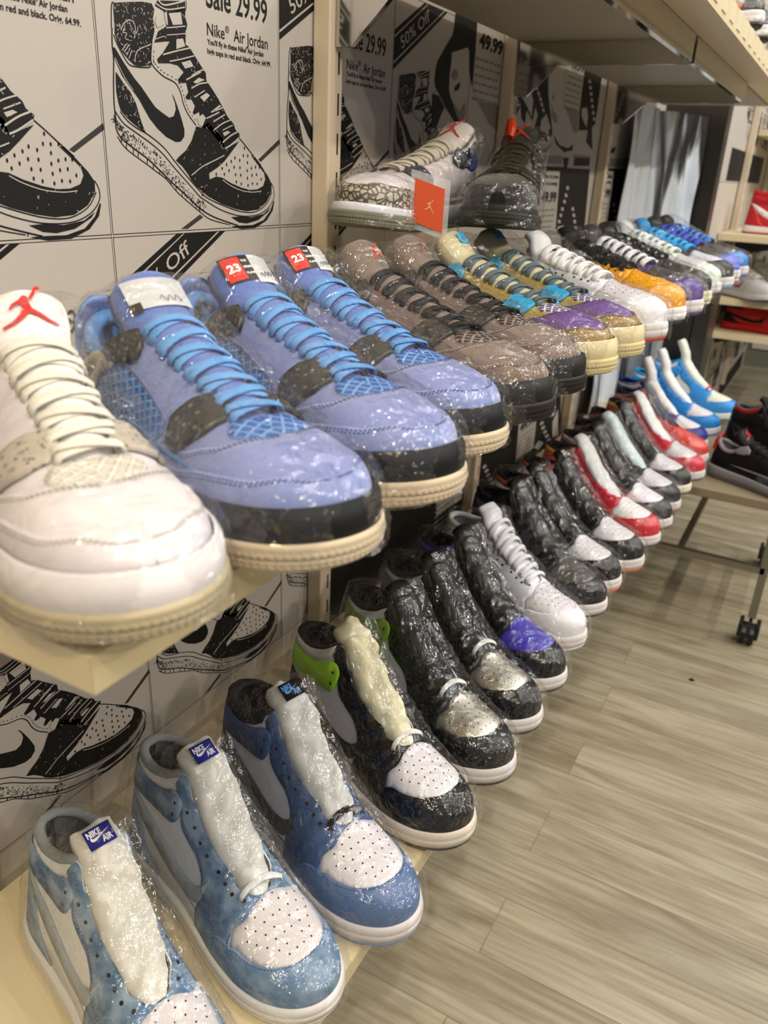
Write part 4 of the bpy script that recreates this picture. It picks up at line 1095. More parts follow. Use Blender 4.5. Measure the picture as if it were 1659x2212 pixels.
slab('wall_end', .17, 4.2, 5.42, 5.5, 0, 3.1, mat('end_wall_paint', '8d877c', .8))
slab('baseboard_end', .17, 4.2, 5.40, 5.42, 0, .10, mat('baseboard_paint', '6f7264', .6))

# ------------------------------------------------------------ printed posters on the left wall
paper = mat('poster_paper', 'b3aca5', .72, bump=(35, .12, .002), spec=.25)
ink = mat('black_ink', '100f0e', .6, spec=.3); pale = mat('unprinted_paper', 'b3aca5', .72, spec=.25); grey_ink = mat('grey_ink', '85807a', .7, spec=.25); dk_ink = mat('charcoal_ink', '35332f', .7, spec=.25)
def fill(mb, P, fn, mi=0):
    P = [tuple(p) for p in P]; V = [Vector(p) for p in P]; n = len(V)
    r = delaunay_2d_cdt(V, [(i, (i + 1) % n) for i in range(n)], [], 0, 1e-6)
    vv = np.array([(v[0], v[1]) for v in r[0]]); F = [tuple(f) for f in r[2]]
    if not F: return
    cen = np.array([vv[list(f)].mean(0) for f in F]); kp = inside(cen, P)
    mb.add([fn(p[0], p[1]) for p in vv], [f for f, q in zip(F, kp) if q], mi)
def stroke(mb, P, w, fn, mi=0):
    P = smooth_line([tuple(p) for p in P], 4) if len(P) > 2 else P
    P = [Vector(p) for p in P]; n = len(P); L = []; R_ = []
    for i, p in enumerate(P):
        t = (P[min(i+1, n-1)] - P[max(i-1, 0)]).normalized(); s_ = Vector((-t.y, t.x)) * w / 2
        L.append(p + s_); R_.append(p - s_)
    mb.add([fn(*q) for q in L + R_], [(i, i + 1, n + i + 1, n + i) for i in range(n - 1)], mi)
TW, TH = 245.8, 269.0
def poster_a(nm, y0, z0, label, group=None, bare=False):
    r = thing('sneaker_advert_poster', label, 'poster', (0, y0, z0), 0, group)
    ly = lambda k: (lambda a, b: (.0016 + k * .00025, a / 1000, b / 1000))
    def fpaper(mb): mb.box(.0002, .0015, 0, TW / 1000, 0, TH / 1000)
    part('paper', 'pa_paper', fpaper, paper, r)
    rs = random.Random(3)
    def fprint(mb):
        for a, b, w in (((1.4, 1.5), (TW - 1, 1.5), .7), ((1.4, 1.5), (1.4, TH), .7), ((1.4, TH - 1), (TW, TH - 1), .6), ((TW - .6, 0), (TW - .6, TH), .5)): stroke(mb, [a, b], w, ly(0))
        for i in (6, 7): fill(mb, A_BLACK[i], ly(0), 1)
        for i in (0, 1, 2, 3, 4, 5, 8): fill(mb, A_BLACK[i], ly(1))
        for w, P in A_STROKE: stroke(mb, P, w, ly(1))
        for p in A_DOTS:
            fill(mb, [(p[0] + 1.0 * math.cos(k), p[1] + 1.7 * math.sin(k)) for k in (0, 1.05, 2.1, 3.14, 4.2, 5.24)], ly(1))
        # stippling of the drawn sole and dashed seams
        P = smooth_line(A_STROKE[4][1], 8); n = len(P)
        for k in range(330):
            i = rs.randrange(int(n * .02), int(n * .55)); p = P[i]; q = P[i + 1]; d = Vector((q[0] - p[0], q[1] - p[1])).normalized(); o = 3 + rs.random() * (9 if i > n * .1 else 5)
            a = Vector(p) + Vector((d.y, -d.x)) * o; e = Vector((rs.uniform(-1, 1), rs.uniform(-1, 1))).normalized() * rs.uniform(.5, 1.3)
            stroke(mb, [a - e, a + e], .55, ly(1))
        P = smooth_line(A_STROKE[3][1], 6)
        for k in range(2, len(P) - 2, 2):
            a, b = Vector(P[k]), Vector(P[k + 1]); d = (b - a).normalized() * .9; nn = Vector((-d.y, d.x)).normalized() * 3.2
            stroke(mb, [a + nn - d, a + nn + d], .6, ly(1))
    part('sneaker_drawing', 'pa_print', fprint, [ink, dk_ink], r)
    def fwhite(mb):
        for w, P in A_WSTROKE: stroke(mb, P, w, ly(2))
        for P in A_WFILL: fill(mb, P, ly(2))
        # dry-brush speckle in the dark leather
        for poly, cnt in ((A_BLACK[0], 150), (A_BLACK[2], 90), (A_BLACK[3], 110), (A_BLACK[4], 150)):
            xs = [p[0] for p in poly]; ys = [p[1] for p in poly]
            Q = np.array([(rs.uniform(min(xs), max(xs)), rs.uniform(min(ys), max(ys))) for _ in range(cnt)])
            for p in Q[inside(Q, poly)]:
                e = Vector((rs.uniform(-1, 1), rs.uniform(-1, 1))).normalized() * rs.uniform(.4, 1.5); a = Vector(p)
                stroke(mb, [a - e, a + e], rs.uniform(.25, .6), ly(2))
    part('drawing_highlights', 'pa_white', fwhite, pale, r)
    def ftext(mb):
        T = lambda s_, sz, x, y, w, bold: put_text(mb, s_, sz, lambda a, b: ly(1)(x + a, y + b), bold, 1, 0, width=w)
        T('Sale 29.99', 28, 134.5, 193.0, 92, .35)
        T('Nike', 14.6, 134.5, 170.3, 25, .05); T('Air Jordan', 14.6, 173, 170.3, 54, .05)
        put_text(mb, '\u00ae', 8, lambda a, b: ly(1)(160.5 + a, 176 + b), 0)
        T("You'll fly in these Nike", 6.4, 134.3, 163, 57, .12); T('Air Jordan', 6.4, 194, 163, 26, .12)
        put_text(mb, '\u00ae', 3.4, lambda a, b: ly(1)(191 + a, 165.6 + b), .02)
        T('high tops in red and black. Orig. 64.99.', 6.4, 134.0, 155.3, 98, .12)
    if not bare: part('lettering', 'pa_text', ftext, ink, r)
    def fban(mb):
        for P in ([(1.8, 225), (83, 270.5), (-1, -1)][:2] + [(92, 268.5), (92, 268.5)],): pass
        c = lambda P: fill(mb, [(min(max(a, 1.6), TW), min(b, TH - 1.2)) for a, b in P], ly(0), 0)
        c([(1.6, 226.0), (80, 267.8), (89.5, 267.8), (1.6, 219.5)])
        c([(1.6, 217.2), (91.5, 267.8), (140, 267.8), (1.6, 190.5)])
        c([(1.6, 188), (143, 267.8), (152, 267.8), (1.6, 181.5)])
    part('banner', 'pa_ban', fban, ink, r)
    def fbt(mb):
        a0 = math.radians(29.3); cx, sx = math.cos(a0), math.sin(a0)
        put_text(mb, '50% Off', 19.5, lambda a, b: ly(1)(22.5 + a * cx - b * sx, 207.5 + a * sx + b * cx), .1, 1, 0, width=88)
    part('banner_lettering', 'pa_bt', fbt, pale, r)
    return r
def poster_b(y0, z0, label, narrow=False, x=0.0, night=False):
    """silhouette adverts; traced in wall millimetres from y = 1262"""
    r = thing('silhouette_advert_poster', label, 'poster', (x, y0, z0), 0)
    if narrow: r.scale = (1, 1.1, .66 if z0 > .1 else .66)
    ly = lambda k: (lambda a, b: (.0016 + k * .00025, a / 1000 - 1.262, b / 1000 + .335))
    part('paper', 'pb_paper', lambda mb: mb.box(.0002, .0015, 0, 1.09, 0, .60), ink if night else paper, r)
    def fb(mb):
        for P in B_GRAY: fill(mb, P, ly(0), 1)
        for P in B_BLACK: fill(mb, P, ly(1), 0)
        fill(mb, [(1400, -330), (2350, -330), (2350, -180), (1400, -180)], ly(0), 0)
    part('silhouettes', 'pb_black', fb, [ink, grey_ink], r)
    def fw(mb):
        for P in B_WHITE[:1] + B_WHITE[3:]: fill(mb, P, ly(2), 0)
        put_text(mb, 'DAY SALE', 16, lambda a, b: ly(2)(1585 + a, 2 + b), .5, width=90)
        put_text(mb, 'DAY SALE', 16, lambda a, b: ly(2)(2105 + a, 2 + b), .5, width=90)
    part('cut_outs', 'pb_white', fw, pale, r)['kind'] = 'stuff'
    for n_, (P, (x, y, h, w)) in enumerate(zip([B_CARD[0], B_WHITE[1], B_WHITE[2], B_CARD[1]], ((1283, 176, 27, 98), (1660, -49, 27, 98), (2094, -42, 27, 106), (1742, 200, 27, 96)))):
        cd = part('price_card', 'pb_card%d' % n_, lambda mb: fill(mb, P, ly(2), 0), pale, r)
        def ft(mb):
            put_text(mb, '49.99', h, lambda a, b: ly(3)(x + a, y + b), 1.2, width=w)
            for k in range(6):
                rs = random.Random(int(x) + k); xx = x - 8
                while xx < x + w - 8:
                    l = rs.uniform(8, 26); stroke(mb, [(xx, y - 16 - k * 11), (min(xx + l, x + w - 2), y - 16 - k * 11)], 3.6, ly(3), 1); xx += l + 4
            if n_ in (1, 2):
                put_text(mb, 'Nike Air Jordan', 11, lambda a, b: ly(3)(x + 2 + a, y + 45 + b), .3, width=w - 4); put_text(mb, 'shoes at savings', 11, lambda a, b: ly(3)(x + a, y + 32 + b), .3, width=w - 4)
        part('lettering', 'pb_text%d' % n_, ft, [ink, grey_ink], cd)
    return r
Y0 = .525; ZR = FC - .066
rows = {0: 'in the top row', -1: 'half hidden behind the upper shelf', -2: 'in the row above the lower shelf'}
colname = {-1: 'cut by the left photo edge', 0: 'first whole column from left', 1: 'crossed by the nearest cream post', 2: 'last before the silhouettes', -2: 'past the left photo edge', -3: 'beside the viewer'}
for rr in (0, -1, -2):
    for cc in (-3, -2, -1, 0, 1, 2):
        if rr < 0 and cc > 1: continue
        poster_a('p', Y0 + cc * .2458, ZR + rr * .269, 'drawn sneaker advert %s, %s' % (rows[rr], colname[cc]), bare=(cc == 2))
# ------------------------------------------------------------
def poster_tear(y0, z0):
    r = thing('torn_silhouette_poster', 'torn black paper piece beside the 49.99 card above the white cement sneaker', 'poster', (0, y0, z0))
    ly = lambda k: (lambda a, b: (.0026 + k * .0002, a / 1000 - y0, b / 1000 + FC - z0))
    for P in B_BLACK[:5]:
        mb = MB(); fill(mb, P, ly(0)); mb.build('black_shape', ink, r)
    mb = MB()
    for P in B_GRAY[:2]: fill(mb, P, ly(1))
    mb.build('grey_shapes', grey_ink, r)
poster_tear(1.15, FC)
poster_b(1.2645, FC - .335, 'black and white silhouette advert wall strip with 49.99 cards, above the upper shelf')
poster_b(.862, FC - .335 - .50, 'mostly black silhouette advert wall strip between the two shelves', x=.003, night=True)
for k in range(2):
    for hh, wd in ((.0, 'high'), (-.60, 'middle'), (-1.01, 'low')):
        o = poster_b(2.83 + k * 1.25, FC + hh + (.0 if hh else .01), '%s silhouette advert strip on the far stretch of wall, %s section' % (wd, ('nearer', 'farther')[k]), narrow=True, x=.1702)

# ------------------------------------------------------------ posts, shelves
cream = mat('cream_laminate', 'decfac', .38, bump=(25, .05, .001)); cream_metal = mat('cream_enamel', 'd0c0a8', .4); slot_m = mat('slot_shadow', '1c1a16', .8)
chrome = mat('chrome', 'c9c6c0', .10, 1.0, bump=(9, .12, .004)); greym = mat('grey_enamel', 'a59d90', .45)
def post(y, label):
    r = thing('slotted_wall_post', label, 'shelf post', (0.003 if y < 2.8 else .174, y, .12))
    MB().box(0, .022, -.014, .014, 0, 2.3).build('channel', cream_metal, r, bevel=.002)
    mb = MB()
    for k in range(56): mb.box(.0219, .0224, .0035, .0062, .02 + k * .0405, .02 + k * .0405 + .022)
    o = mb.build('slots', slot_m, r)
for y, l in ((.283, 'cream slotted wall post hidden behind the nearest sneakers'), (.846, 'cream slotted wall post left of the white sneaker with orange tag'), (1.400, 'cream slotted wall post above the olive sneaker'), (2.05, 'cream slotted wall post beside the glossy banner'), (-.28, 'cream slotted wall post beside the viewer'),
             (3.35, 'far cream slotted wall post at the distant shelves'), (4.2, 'farthest cream slotted wall post')): post(y, l)
def shelf(name, y0, y1, zt, label, d=.335, th=.018):
    r = thing(name, label, 'shelf', (0, y0, zt))
    MB().box(.026, d - .0012, 0, y1 - y0, -th, 0).build('board', cream, r)
    MB().box(d - .0012, d, 0, y1 - y0, -th, 0).build('front_edge', mat('cream_edging', 'cdbf98', .35), r)
    for y in (.283, .846, 1.400, 2.05, -.28):
        if y0 + .02 < y < y1 - .02 and not (name == 'lower_shelf' and y > 1.8):
            MB().poly([(.024, y - y0 - .004, -th), (d - .05, y - y0 - .004, -th), (d - .06, y - y0 - .004, -th - .012), (.06, y - y0 - .004, -th - .05), (.024, y - y0 - .004, -th - .06)], (0, .008, 0)).build('bracket', cream_metal, r)
    return r
shelf('upper_shelf', .182, 2.12, UP_Z, 'cream laminate upper shelf carrying the suede and low top sneakers')
shelf('lower_shelf', -.45, 2.47, LOW_Z, 'cream laminate lower shelf carrying the long row of high tops')
# top display shelf with chrome box frame
r = thing('top_shelf', 'cream top shelf with chrome underframe along the upper right', 'shelf', (0, .84, FC + .2))
MB().box(.026, .345, 0, 1.75, 0, .030).build('board', cream, r)
MB().box(.345, .352, 0, 1.75, -.002, .0298).build('front_lip', cream, r)
for k in range(23): MB().box(.352, .3535, .03 + k * .075, .065 + k * .075, .006, .029).build('price_holder', mat('price_strip_cream', 'efe6c8', .25), r)
MB().box(.028, .296, .01, 1.70, -.004, -.001).build('underside_panel', greym, r)
for a, b in ((.0, .545), (.565, 1.195)):
    MB().box(.292, .300, a, b, -.036, -.001).build('front_rail', chrome, r)
for y in (.555, 1.205):
    MB().box(.028, .292, y - .003, y + .003, -.038, -.004).build('cross_beam', chrome, r)
for y in (.006, .560, 1.210):
    MB().poly([(.026, y - .004, 0), (.026, y - .004, -.082), (.045, y - .004, -.082), (.085, y - .004, -.045), (.125, y - .004, -.004), (.125, y - .004, 0)], (0, .008, 0)).build('bracket', chrome, r)
# glossy vinyl banner and dark column
def vinyl():
    M = mat('glossy_vinyl', 'ffffff', .10, spec=.7, coat=.6, bump=(5, .5, .02, (1, 5, 1.2))); nt = M.node_tree; b = nt.nodes['Principled BSDF']; L = nt.links
    tc = nt.nodes.new('ShaderNodeTexCoord'); mp = nt.nodes.new('ShaderNodeMapping'); mp.inputs['Scale'].default_value = (1, 6.0, .9); L.new(tc.outputs['Object'], mp.inputs[0])
    n = nt.nodes.new('ShaderNodeTexNoise'); n.inputs['Scale'].default_value = 1.1; n.inputs['Detail'].default_value = 3; n.inputs['Distortion'].default_value = 1.2; L.new(mp.outputs[0], n.inputs['Vector'])
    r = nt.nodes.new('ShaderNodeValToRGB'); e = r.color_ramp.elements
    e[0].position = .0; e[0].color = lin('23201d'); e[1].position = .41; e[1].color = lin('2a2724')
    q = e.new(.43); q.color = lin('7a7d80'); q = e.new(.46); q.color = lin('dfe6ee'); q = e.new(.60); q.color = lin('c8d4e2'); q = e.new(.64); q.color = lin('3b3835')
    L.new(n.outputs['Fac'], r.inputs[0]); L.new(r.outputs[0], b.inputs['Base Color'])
    return M
ny, nz = 90, 60; vs = []
for j in range(nz + 1):
    for i in range(ny + 1):
        a = i / ny; z = j / nz
        k = max(0, (a - .45) / .55); cx = .034 + .105 * k * k; cy = 2.20 + .50 * a
        vs.append((cx + .010 * math.sin(a * 17 + z * 1.2) + .006 * math.sin(a * 33 - z * 2) + .003 * math.sin(a * 31 + z * 17), cy, .40 + .80 * z))
fs = [(j * (ny + 1) + i, j * (ny + 1) + i + 1, (j + 1) * (ny + 1) + i + 1, (j + 1) * (ny + 1) + i) for j in range(nz) for i in range(ny)]
n_ = len(vs); vs += [(x - .002, y, z) for x, y, z in vs]; fs += [tuple(k + n_ for k in f[::-1]) for f in fs]
o = link_mesh('vinyl_banner', mk(vs, fs), vinyl()); tag(o, 'wrinkled glossy black and white vinyl banner on the wall past the posts', 'banner')
darkw = mat('dark_stained_wood', '2b2722', .35, bump=(30, .2, .002, (6, 6, 1)))
slab('trim_1', 0, .178, 2.72, 2.80, 0, 3.1, darkw)
r = thing('dark_cabinet', 'dark brown two door cabinet standing behind the sky blue high tops', 'cabinet', (0.150, 2.49, 0))
MB().box(0, .118, .016, .15, 0, .72).build('body', darkw, r)
for a, b in ((.001, .072), (.076, .117)): MB().box(a, b, 0, .015, .02, .70).build('door', darkw, r, bevel=.002)
# distant shelves on the left wall
def wshelf(y0, zt, l):
    r = thing('wall_shelf', l, 'shelf', (.17, y0, zt)); MB().box(.004, .36, 0, 1.6, -.022, 0).build('board', cream, r)
    for y in (.3, 1.15): MB().poly([(.03, y, -.022), (.30, y, -.022), (.29, y, -.034), (.06, y, -.08), (.03, y, -.09)], (0, .008, 0)).build('bracket', darkw, r)
for y0, zt, l in ((3.05, FC - .150, 'distant cream shelf holding the red and white sneaker'), (3.05, FC - .358, 'distant cream shelf holding pale wrapped sneakers'), (3.05, FC - .474, 'lowest distant cream shelf holding the red and black sneaker'), (3.60, FC + .20, 'highest distant cream shelf, empty')):
    wshelf(y0, zt, l)
# hand notice on the end wall
r = thing('notice_sheet', 'white notice sheet low on the far end wall', 'notice', (.20, 5.398, .11))
MB().box(0, .16, 0, .0015, 0, .20).build('paper', mat('notice_paper', 'c9c5bd', .7), r)
mb = MB()
for k in range(5): mb.box(.02, .11 + .012 * (k % 3), -.0006, 0, .16 - k * .024, .168 - k * .024)
mb.build('printed_lines', grey_ink, r)

# ------------------------------------------------------------ rolling cart at the right
steel = mat('brushed_steel', '8d8a80', .35, .9, bump=(60, .15, .001, (1, 1, 12)))
CZ = FC - .655
r = thing('rolling_cart', 'grey metal rolling cart with tan deck at right, holding black sneakers', 'cart', (.03, 1.90, 0))
MB().box(0, .56, 0, .52, CZ - .022, CZ).build('deck', mat('tan_deck', '8c7f68', .5), r, bevel=.003)
zr = FC - .835
for nm_, b_ in (('front_rail', (0, .54, 0, .016)), ('rear_rail', (0, .54, .50, .516)), ('middle_rail', (.338, .354, .016, .50)), ('side_rail', (0, .016, .016, .50)), ('side_rail', (.528, .544, .016, .50))):
    MB().box(*b_, zr, zr + .016).build(nm_, steel, r)
blackp = plastic('17171a')
for x in (.002, .530):
    for y in (0, .498):
        leg = MB().box(x, x + .018, y, y + .018, .068, CZ - .022).build('leg', steel, r); w = MB(); cx, cy = x + .009, y + .009; pts = 16
        for sgn in (-1, 1):
            ring = [(cx + .010 * sgn + (.006 if s_ else -.006), cy + .027 * math.cos(2 * PI * k / pts) - .010, .0275 + .027 * math.sin(2 * PI * k / pts)) for s_ in (0, 1) for k in range(pts)]
            w.add(ring, [tuple(range(pts)), tuple(range(2 * pts - 1, pts - 1, -1))] + [(k, (k + 1) % pts, pts + (k + 1) % pts, pts + k) for k in range(pts)])
        w.build('caster_wheel', blackp, leg)
        MB().poly([(cx - .004, cy - .036, .024), (cx - .004, cy - .024, .050), (cx - .004, cy + .010, .070), (cx - .004, cy + .016, .057), (cx - .004, cy, .024)], (.008, 0, 0)).build('caster_fork', blackp, leg)
        for q in (-.024, .014): MB().box(cx + q, cx + q + .010, cy - .037, cy + .014, .024, .060).build('caster_hood', blackp, leg, bevel=.003)
# speck of rubbish on the planks
mb = MB()
mb.add([(.007 * math.cos(k) * (1 + .2 * math.sin(3 * k)), .005 * math.sin(k), 0.0) for k in np.linspace(0, 5.5, 8)] + [(0, 0, .006)], [tuple(range(8))] + [(i, (i + 1) % 8, 8) for i in range(8)])
o = mb.build('floor_debris', dark()); o.location = (.4834, 1.658, .0005); tag(o, 'small black scrap lying on the wood planks', 'debris')
# ------------------------------------------------------------ sneakers
DEG = math.radians
def heel(toe, ang, L):
    a = DEG(ang); return (toe[0] - (L + .006) * SHOE * math.cos(a), toe[1] - (L + .006) * SHOE * math.sin(a))
ROW = 'high top sneakers on the lower shelf'
def C1(**k):
    d = dict(base='d4d3da', toe='d9d6dc', guard='0c0c0e', eye='0c0c0e', counter='0c0c0e', strap='0c0c0e', swoosh='0c0c0e', collar='0d0d0f', tongue='101012', mid='d9d4d5', out='2a2a2c', lining='18181a')
    d.update(k); return d
steel_toe = mat('silver_foil_leather', 'b9b6ac', .33, .85, bump=(420, .2, .0005))
WB = lambda c: washed(c, '8ea3b8')
hyper = C1(base='dfe2e4', toe='d8d3d6', guard='62809f', eye='527194', counter='7f90a0', strap='4c698e', swoosh='9aa4ac', collar='8f9497', lining='74797c', tongue='d9d8d0', mid='e2dfdc', out='e0ddd8', thread='2f4f9c', m=WB)
LOWER = [
 ((.338, .244), -15, 'high', hyper, dict(squash=.82, tongue='stuffed', tag_=('2a2f86', 'e8e8f0', 'blue label with white lettering'), seed=1), 'washed blue and white high top with bulging white tongue, nearest the viewer at bottom left'),
 ((.348, .357), -14, 'high', hyper, dict(squash=.86, tongue='stuffed', stub='e3e2dc', tag_=('2b2a8a', 'd8dce8', 'blue label with white lettering'), seed=2), 'washed blue and white high top under crinkled film, second from the bottom left'),
 ((.371, .451), -15, 'high', C1(guard='566f9c', eye='3c557f', counter='4a4c50', strap='384f80', swoosh='3a3d42', collar='17171a', band='18191b', tongue='cfcfca', out='6f9ad6', thread='2c4c86'), dict(squash=.95, tongue='stuffed', stub='141416', tag_=('17171a', '4f8fd6', 'black label with blue lettering'), seed=3), 'mid blue and white high top with black collar and short black lace'),
 ((.371, .572), -15, 'high', C1(strap='9fd81a', swoosh='1a1a1c', band='d6d6cf', tongue='e3dcb8', mid='dfd6c8', out='26262a'), dict(tongue='stuffed', stub='d9d6ca', seed=4), 'black and white high top with bright lime ankle strap and cream tongue'),
 ((.374, .679), -15, 'high', C1(strap='7c9c30', toem=steel_toe, guard='1a1a1c', swoosh='1a1a1c', toe='b9b6ac'), dict(stub='c9c8c4', seed=5), 'black high top with silver toe and dull green ankle strap'),
 ((.372, .777), -15, 'high', C1(strap='55565a', toem=steel_toe, toe='b9b6ac', base='b9bac4'), dict(stub='c9c8c4', seed=6, tag_=('1b1b1d', 'b9bcc4', 'black label with grey lettering')), 'black high top with silver toe and grey ankle strap'),
 ((.372, .875), -15, 'high', C1(base='17171a', toe='3a33a6', strap='17171a', band='2c2a8c', swoosh='2c2a8c'), dict(seed=7), 'black high top with violet blue toe box'),
 ((.367, .987), -15, 'mid', C1(guard='e6e6ee', eye='e4e4ec', counter='e4e4ec', strap='e4e4ec', swoosh='dcdce6', collar='d9dae0', lining='b9bac0', tongue='e6e6ec', out='e2e2e8', thread='c9c9d2'), dict(laced='e8e8ec', seed=8), 'all white laced mid top sneaker'),
 ((.368, 1.096), -15, 'high', C1(base='1c1c1e', toe='4a4a48', strap='4b4b4e', swoosh='2a2a2c'), dict(seed=9), 'black high top with charcoal grey toe box and grey strap, behind the all white one'),
 ((.368, 1.186), -15, 'high', C1(strap='d9d8e4', band='c8591f', out='f0682c', swoosh='17171a'), dict(seed=10), 'black and white high top with orange collar and orange outsole, nearer of the two'),
 ((.383, 1.285), -15, 'high', C1(strap='d9d8e4', band='c8591f', out='f0682c'), dict(seed=11, tag_=('1b1b1d', 'd8d0cc', 'black label with pale lettering')), 'black and white high top with orange collar and orange outsole, farther of the two'),
 ((.387, 1.401), -15, 'high', C1(guard='c8202f', eye='c41f35', counter='c8202f', strap='c4202f', band='ee9a1a', swoosh='e8a01c', tongue='dcdcdc', out='3a3a3c', thread='8f1520', toe='ece8ea'), dict(seed=12), 'crimson and white high top with yellow collar, nearer of the two'),
 ((.391, 1.495), -15, 'high', C1(base='4a1014', band='d6d4e4', toe='ebe6f0', strap='3a1012', tongue='18181a'), dict(seed=13), 'black high top with white collar band and dark red side'),
 ((.389, 1.594), -15, 'high', C1(strap='7d1216', tongue='cfe0e2', band='17171a', out='a8242a', swoosh='7d1216'), dict(seed=14, tongue='puffy'), 'black high top with mint tongue and dark red strap'),
 ((.390, 1.710), -15, 'high', C1(band='7d1216', mid='e9e2cf', strap='17171a', out='3a3430'), dict(seed=15), 'black and white high top with dark red collar and cream sole'),
 ((.402, 1.820), -15, 'high', C1(guard='cc2036', eye='c41f35', counter='c8202f', strap='c4202f', band='ee9a1a', swoosh='e8a01c', tongue='e4e4e4', out='3a3a3c', thread='8f1520'), dict(seed=16), 'crimson and white high top with yellow collar, farther of the two'),
 ((.390, 1.949), -15, 'high', C1(base='23233a', toe='d8382c', guard='d8382c', eye='c8301f', collar='1c1c3a', tongue='23233c', strap='b82a20'), dict(seed=17), 'navy high top with bright red orange toe, wrapped in film'),
 ((.372, 2.066), -12, 'high', C1(guard='1b2f86', eye='1b2f86', counter='1b2f86', strap='1a3a9a', collar='15307f', tongue='e6e6e4', out='20357f', base='dcdce4', swoosh='1b2f86', lining='14307f'), dict(seed=18, tongue='tall', film=False), 'unwrapped royal blue and white high top with tall white tongue'),
 ((.383, 2.214), -10, 'high', C1(guard='2a83d0', eye='2a83d0', counter='2a83d0', strap='2f9ad8', collar='2f9ad8', tongue='e8e8e8', out='2a83d0', base='e2e4ea', swoosh='2a83d0', lining='1f6fae'), dict(seed=19, tongue='tall', film=False), 'unwrapped sky blue and white high top with tall white tongue'),
 ((.405, 2.411), -8, 'high', C1(guard='3d92dc', eye='3d92dc', counter='3d92dc', strap='3d92dc', collar='2a8fc0', tongue='e4e8da', out='1f7f9c', base='dfe3dc', swoosh='3d92dc', mid='e2dfcf', toe='e2e4d4', lining='2a8fc0'), dict(seed=20, tongue='tall', film=False, stub='d0402c'), 'pale blue and cream high top with tall cream tongue and red lace tag'),
]
SH = {'high': HIGH, 'mid': MID, 'low': LOW}
for toe, ang, kind, c, kw, lb in LOWER:
    S = SH[kind]; h = heel(toe, ang, S.L)
    j1('high_top_sneaker' if kind != 'low' else 'low_top_sneaker', lb, S, c, (h[0], h[1], LOW_Z + .0008), DEG(ang), group=None, **kw)
# upper shelf -------------------------------------------------
blue = dict(base='808cc4', vamp='828ec6', guard='8795cc', thread='3c4c86', out='c8b89e', mid='b9ad98', speck=True, side='17181b', tread='cdbda4', lining='5a92cf', tongue='5f78bf', net=('6b9cdc', '2c5cab'), wing='c4b8a2', eyelet='2b2a28', lace='659fdf', tab='6f8fd0')
white = dict(m=leather, base='dcd5da', vamp='ded7da', guard='dbd4da', thread='9d968f', out='b8ae98', mid='d9d4d0', side='ded9dc', tread='b5a98c', lining='cfc8c0', tongue='ece8e6', net=('e8e4da', 'd6d0c4'), wing='c9c2b4', eyelet='b9b0a0', spe=True, lace='eae6d8', tab='c9c2b8')
brown = dict(base='7b6a62', vamp='7d6b62', guard='7b6a60', thread='4a3f38', out='1c1a18', mid='24211f', side='1e1d1c', tread='25221f', lining='4a4642', tongue='7a6a60', net=('8f7e74', '2c1f28'), wing='2a2826', eyelet='2a2826', lace='26262a', tab='8a7a6e')
olive = dict(m=leather, base='a8924a', vamp='6a4c8c', guard='8a6f2c', thread='5f4c1c', out='c9b98e', mid='d2c59c', side='cfc29a', tread='cdbd90', lining='6f7376', tongue='cbc4a0', net=('cfc8d4', '3a2c6c'), wing='6a5a96', eyelet='2f9fd0', lace='5b6c74', tab='a8924a', rim='a8924a')
FOURS = [
 ((.359, .201), -24, white, dict(squash=.86, tagm=('jump', ['c8281e'], 'red jumping figure logo'), seed=0), 'white leather sneaker with speckled grey eyelets and cream laces, nearest on the upper shelf'),
 ((.388, .297), -19, blue, dict(squash=.91, tagm=('white23', ['1d1b1b', 'c9281e', 'e8e4e0', 'c9cace', '2a2a2a'], 'white tongue patch'), seed=1), 'periwinkle blue suede sneaker, nearest of the three blue ones'),
 ((.392, .396), -17, blue, dict(tagm=('23', ['1d1b1b', 'd2301f', 'efe8e4', 'c9cace', '2a2a2a'], 'black and red label reading 23'), seed=2), 'periwinkle blue suede sneaker, middle one of three, red 23 label tilted'),
 ((.382, .494), -16, blue, dict(tagm=('23', ['1d1b1b', 'd2301f', 'efe8e4', 'c9cace', '2a2a2a'], 'black and red label reading 23'), seed=0), 'periwinkle blue suede sneaker, farthest of three, beside the brown pair'),
 ((.385, .592), -15, brown, dict(tagm=('small', ['e0412c'], 'orange red logo'), seed=1), 'taupe brown suede sneaker with black eyelets, nearer of the brown pair'),
 ((.382, .693), -15, brown, dict(tagm=('small', ['8a5a48'], 'dull red logo'), seed=2), 'taupe brown suede sneaker with black eyelets, farther of the brown pair'),
 ((.386, .793), -15, olive, dict(tagm=('patch', ['3ab4e0', '2a8fc0'], 'bright blue patch'), seed=0), 'mustard and purple sneaker with turquoise eyelets, nearer of the pair'),
 ((.390, .897), -15, olive, dict(tagm=('patch', ['3ab4e0', '2a8fc0'], 'bright blue patch'), seed=1), 'mustard and purple sneaker with turquoise eyelets, farther of the pair'),
]
for toe, ang, c, kw, lb in FOURS:
    h = heel(toe, ang, .304)
    j4('suede_sneaker' if c is not white and c is not olive else 'leather_sneaker', lb, c, (h[0], h[1], UP_Z + .0008), DEG(ang), **kw)
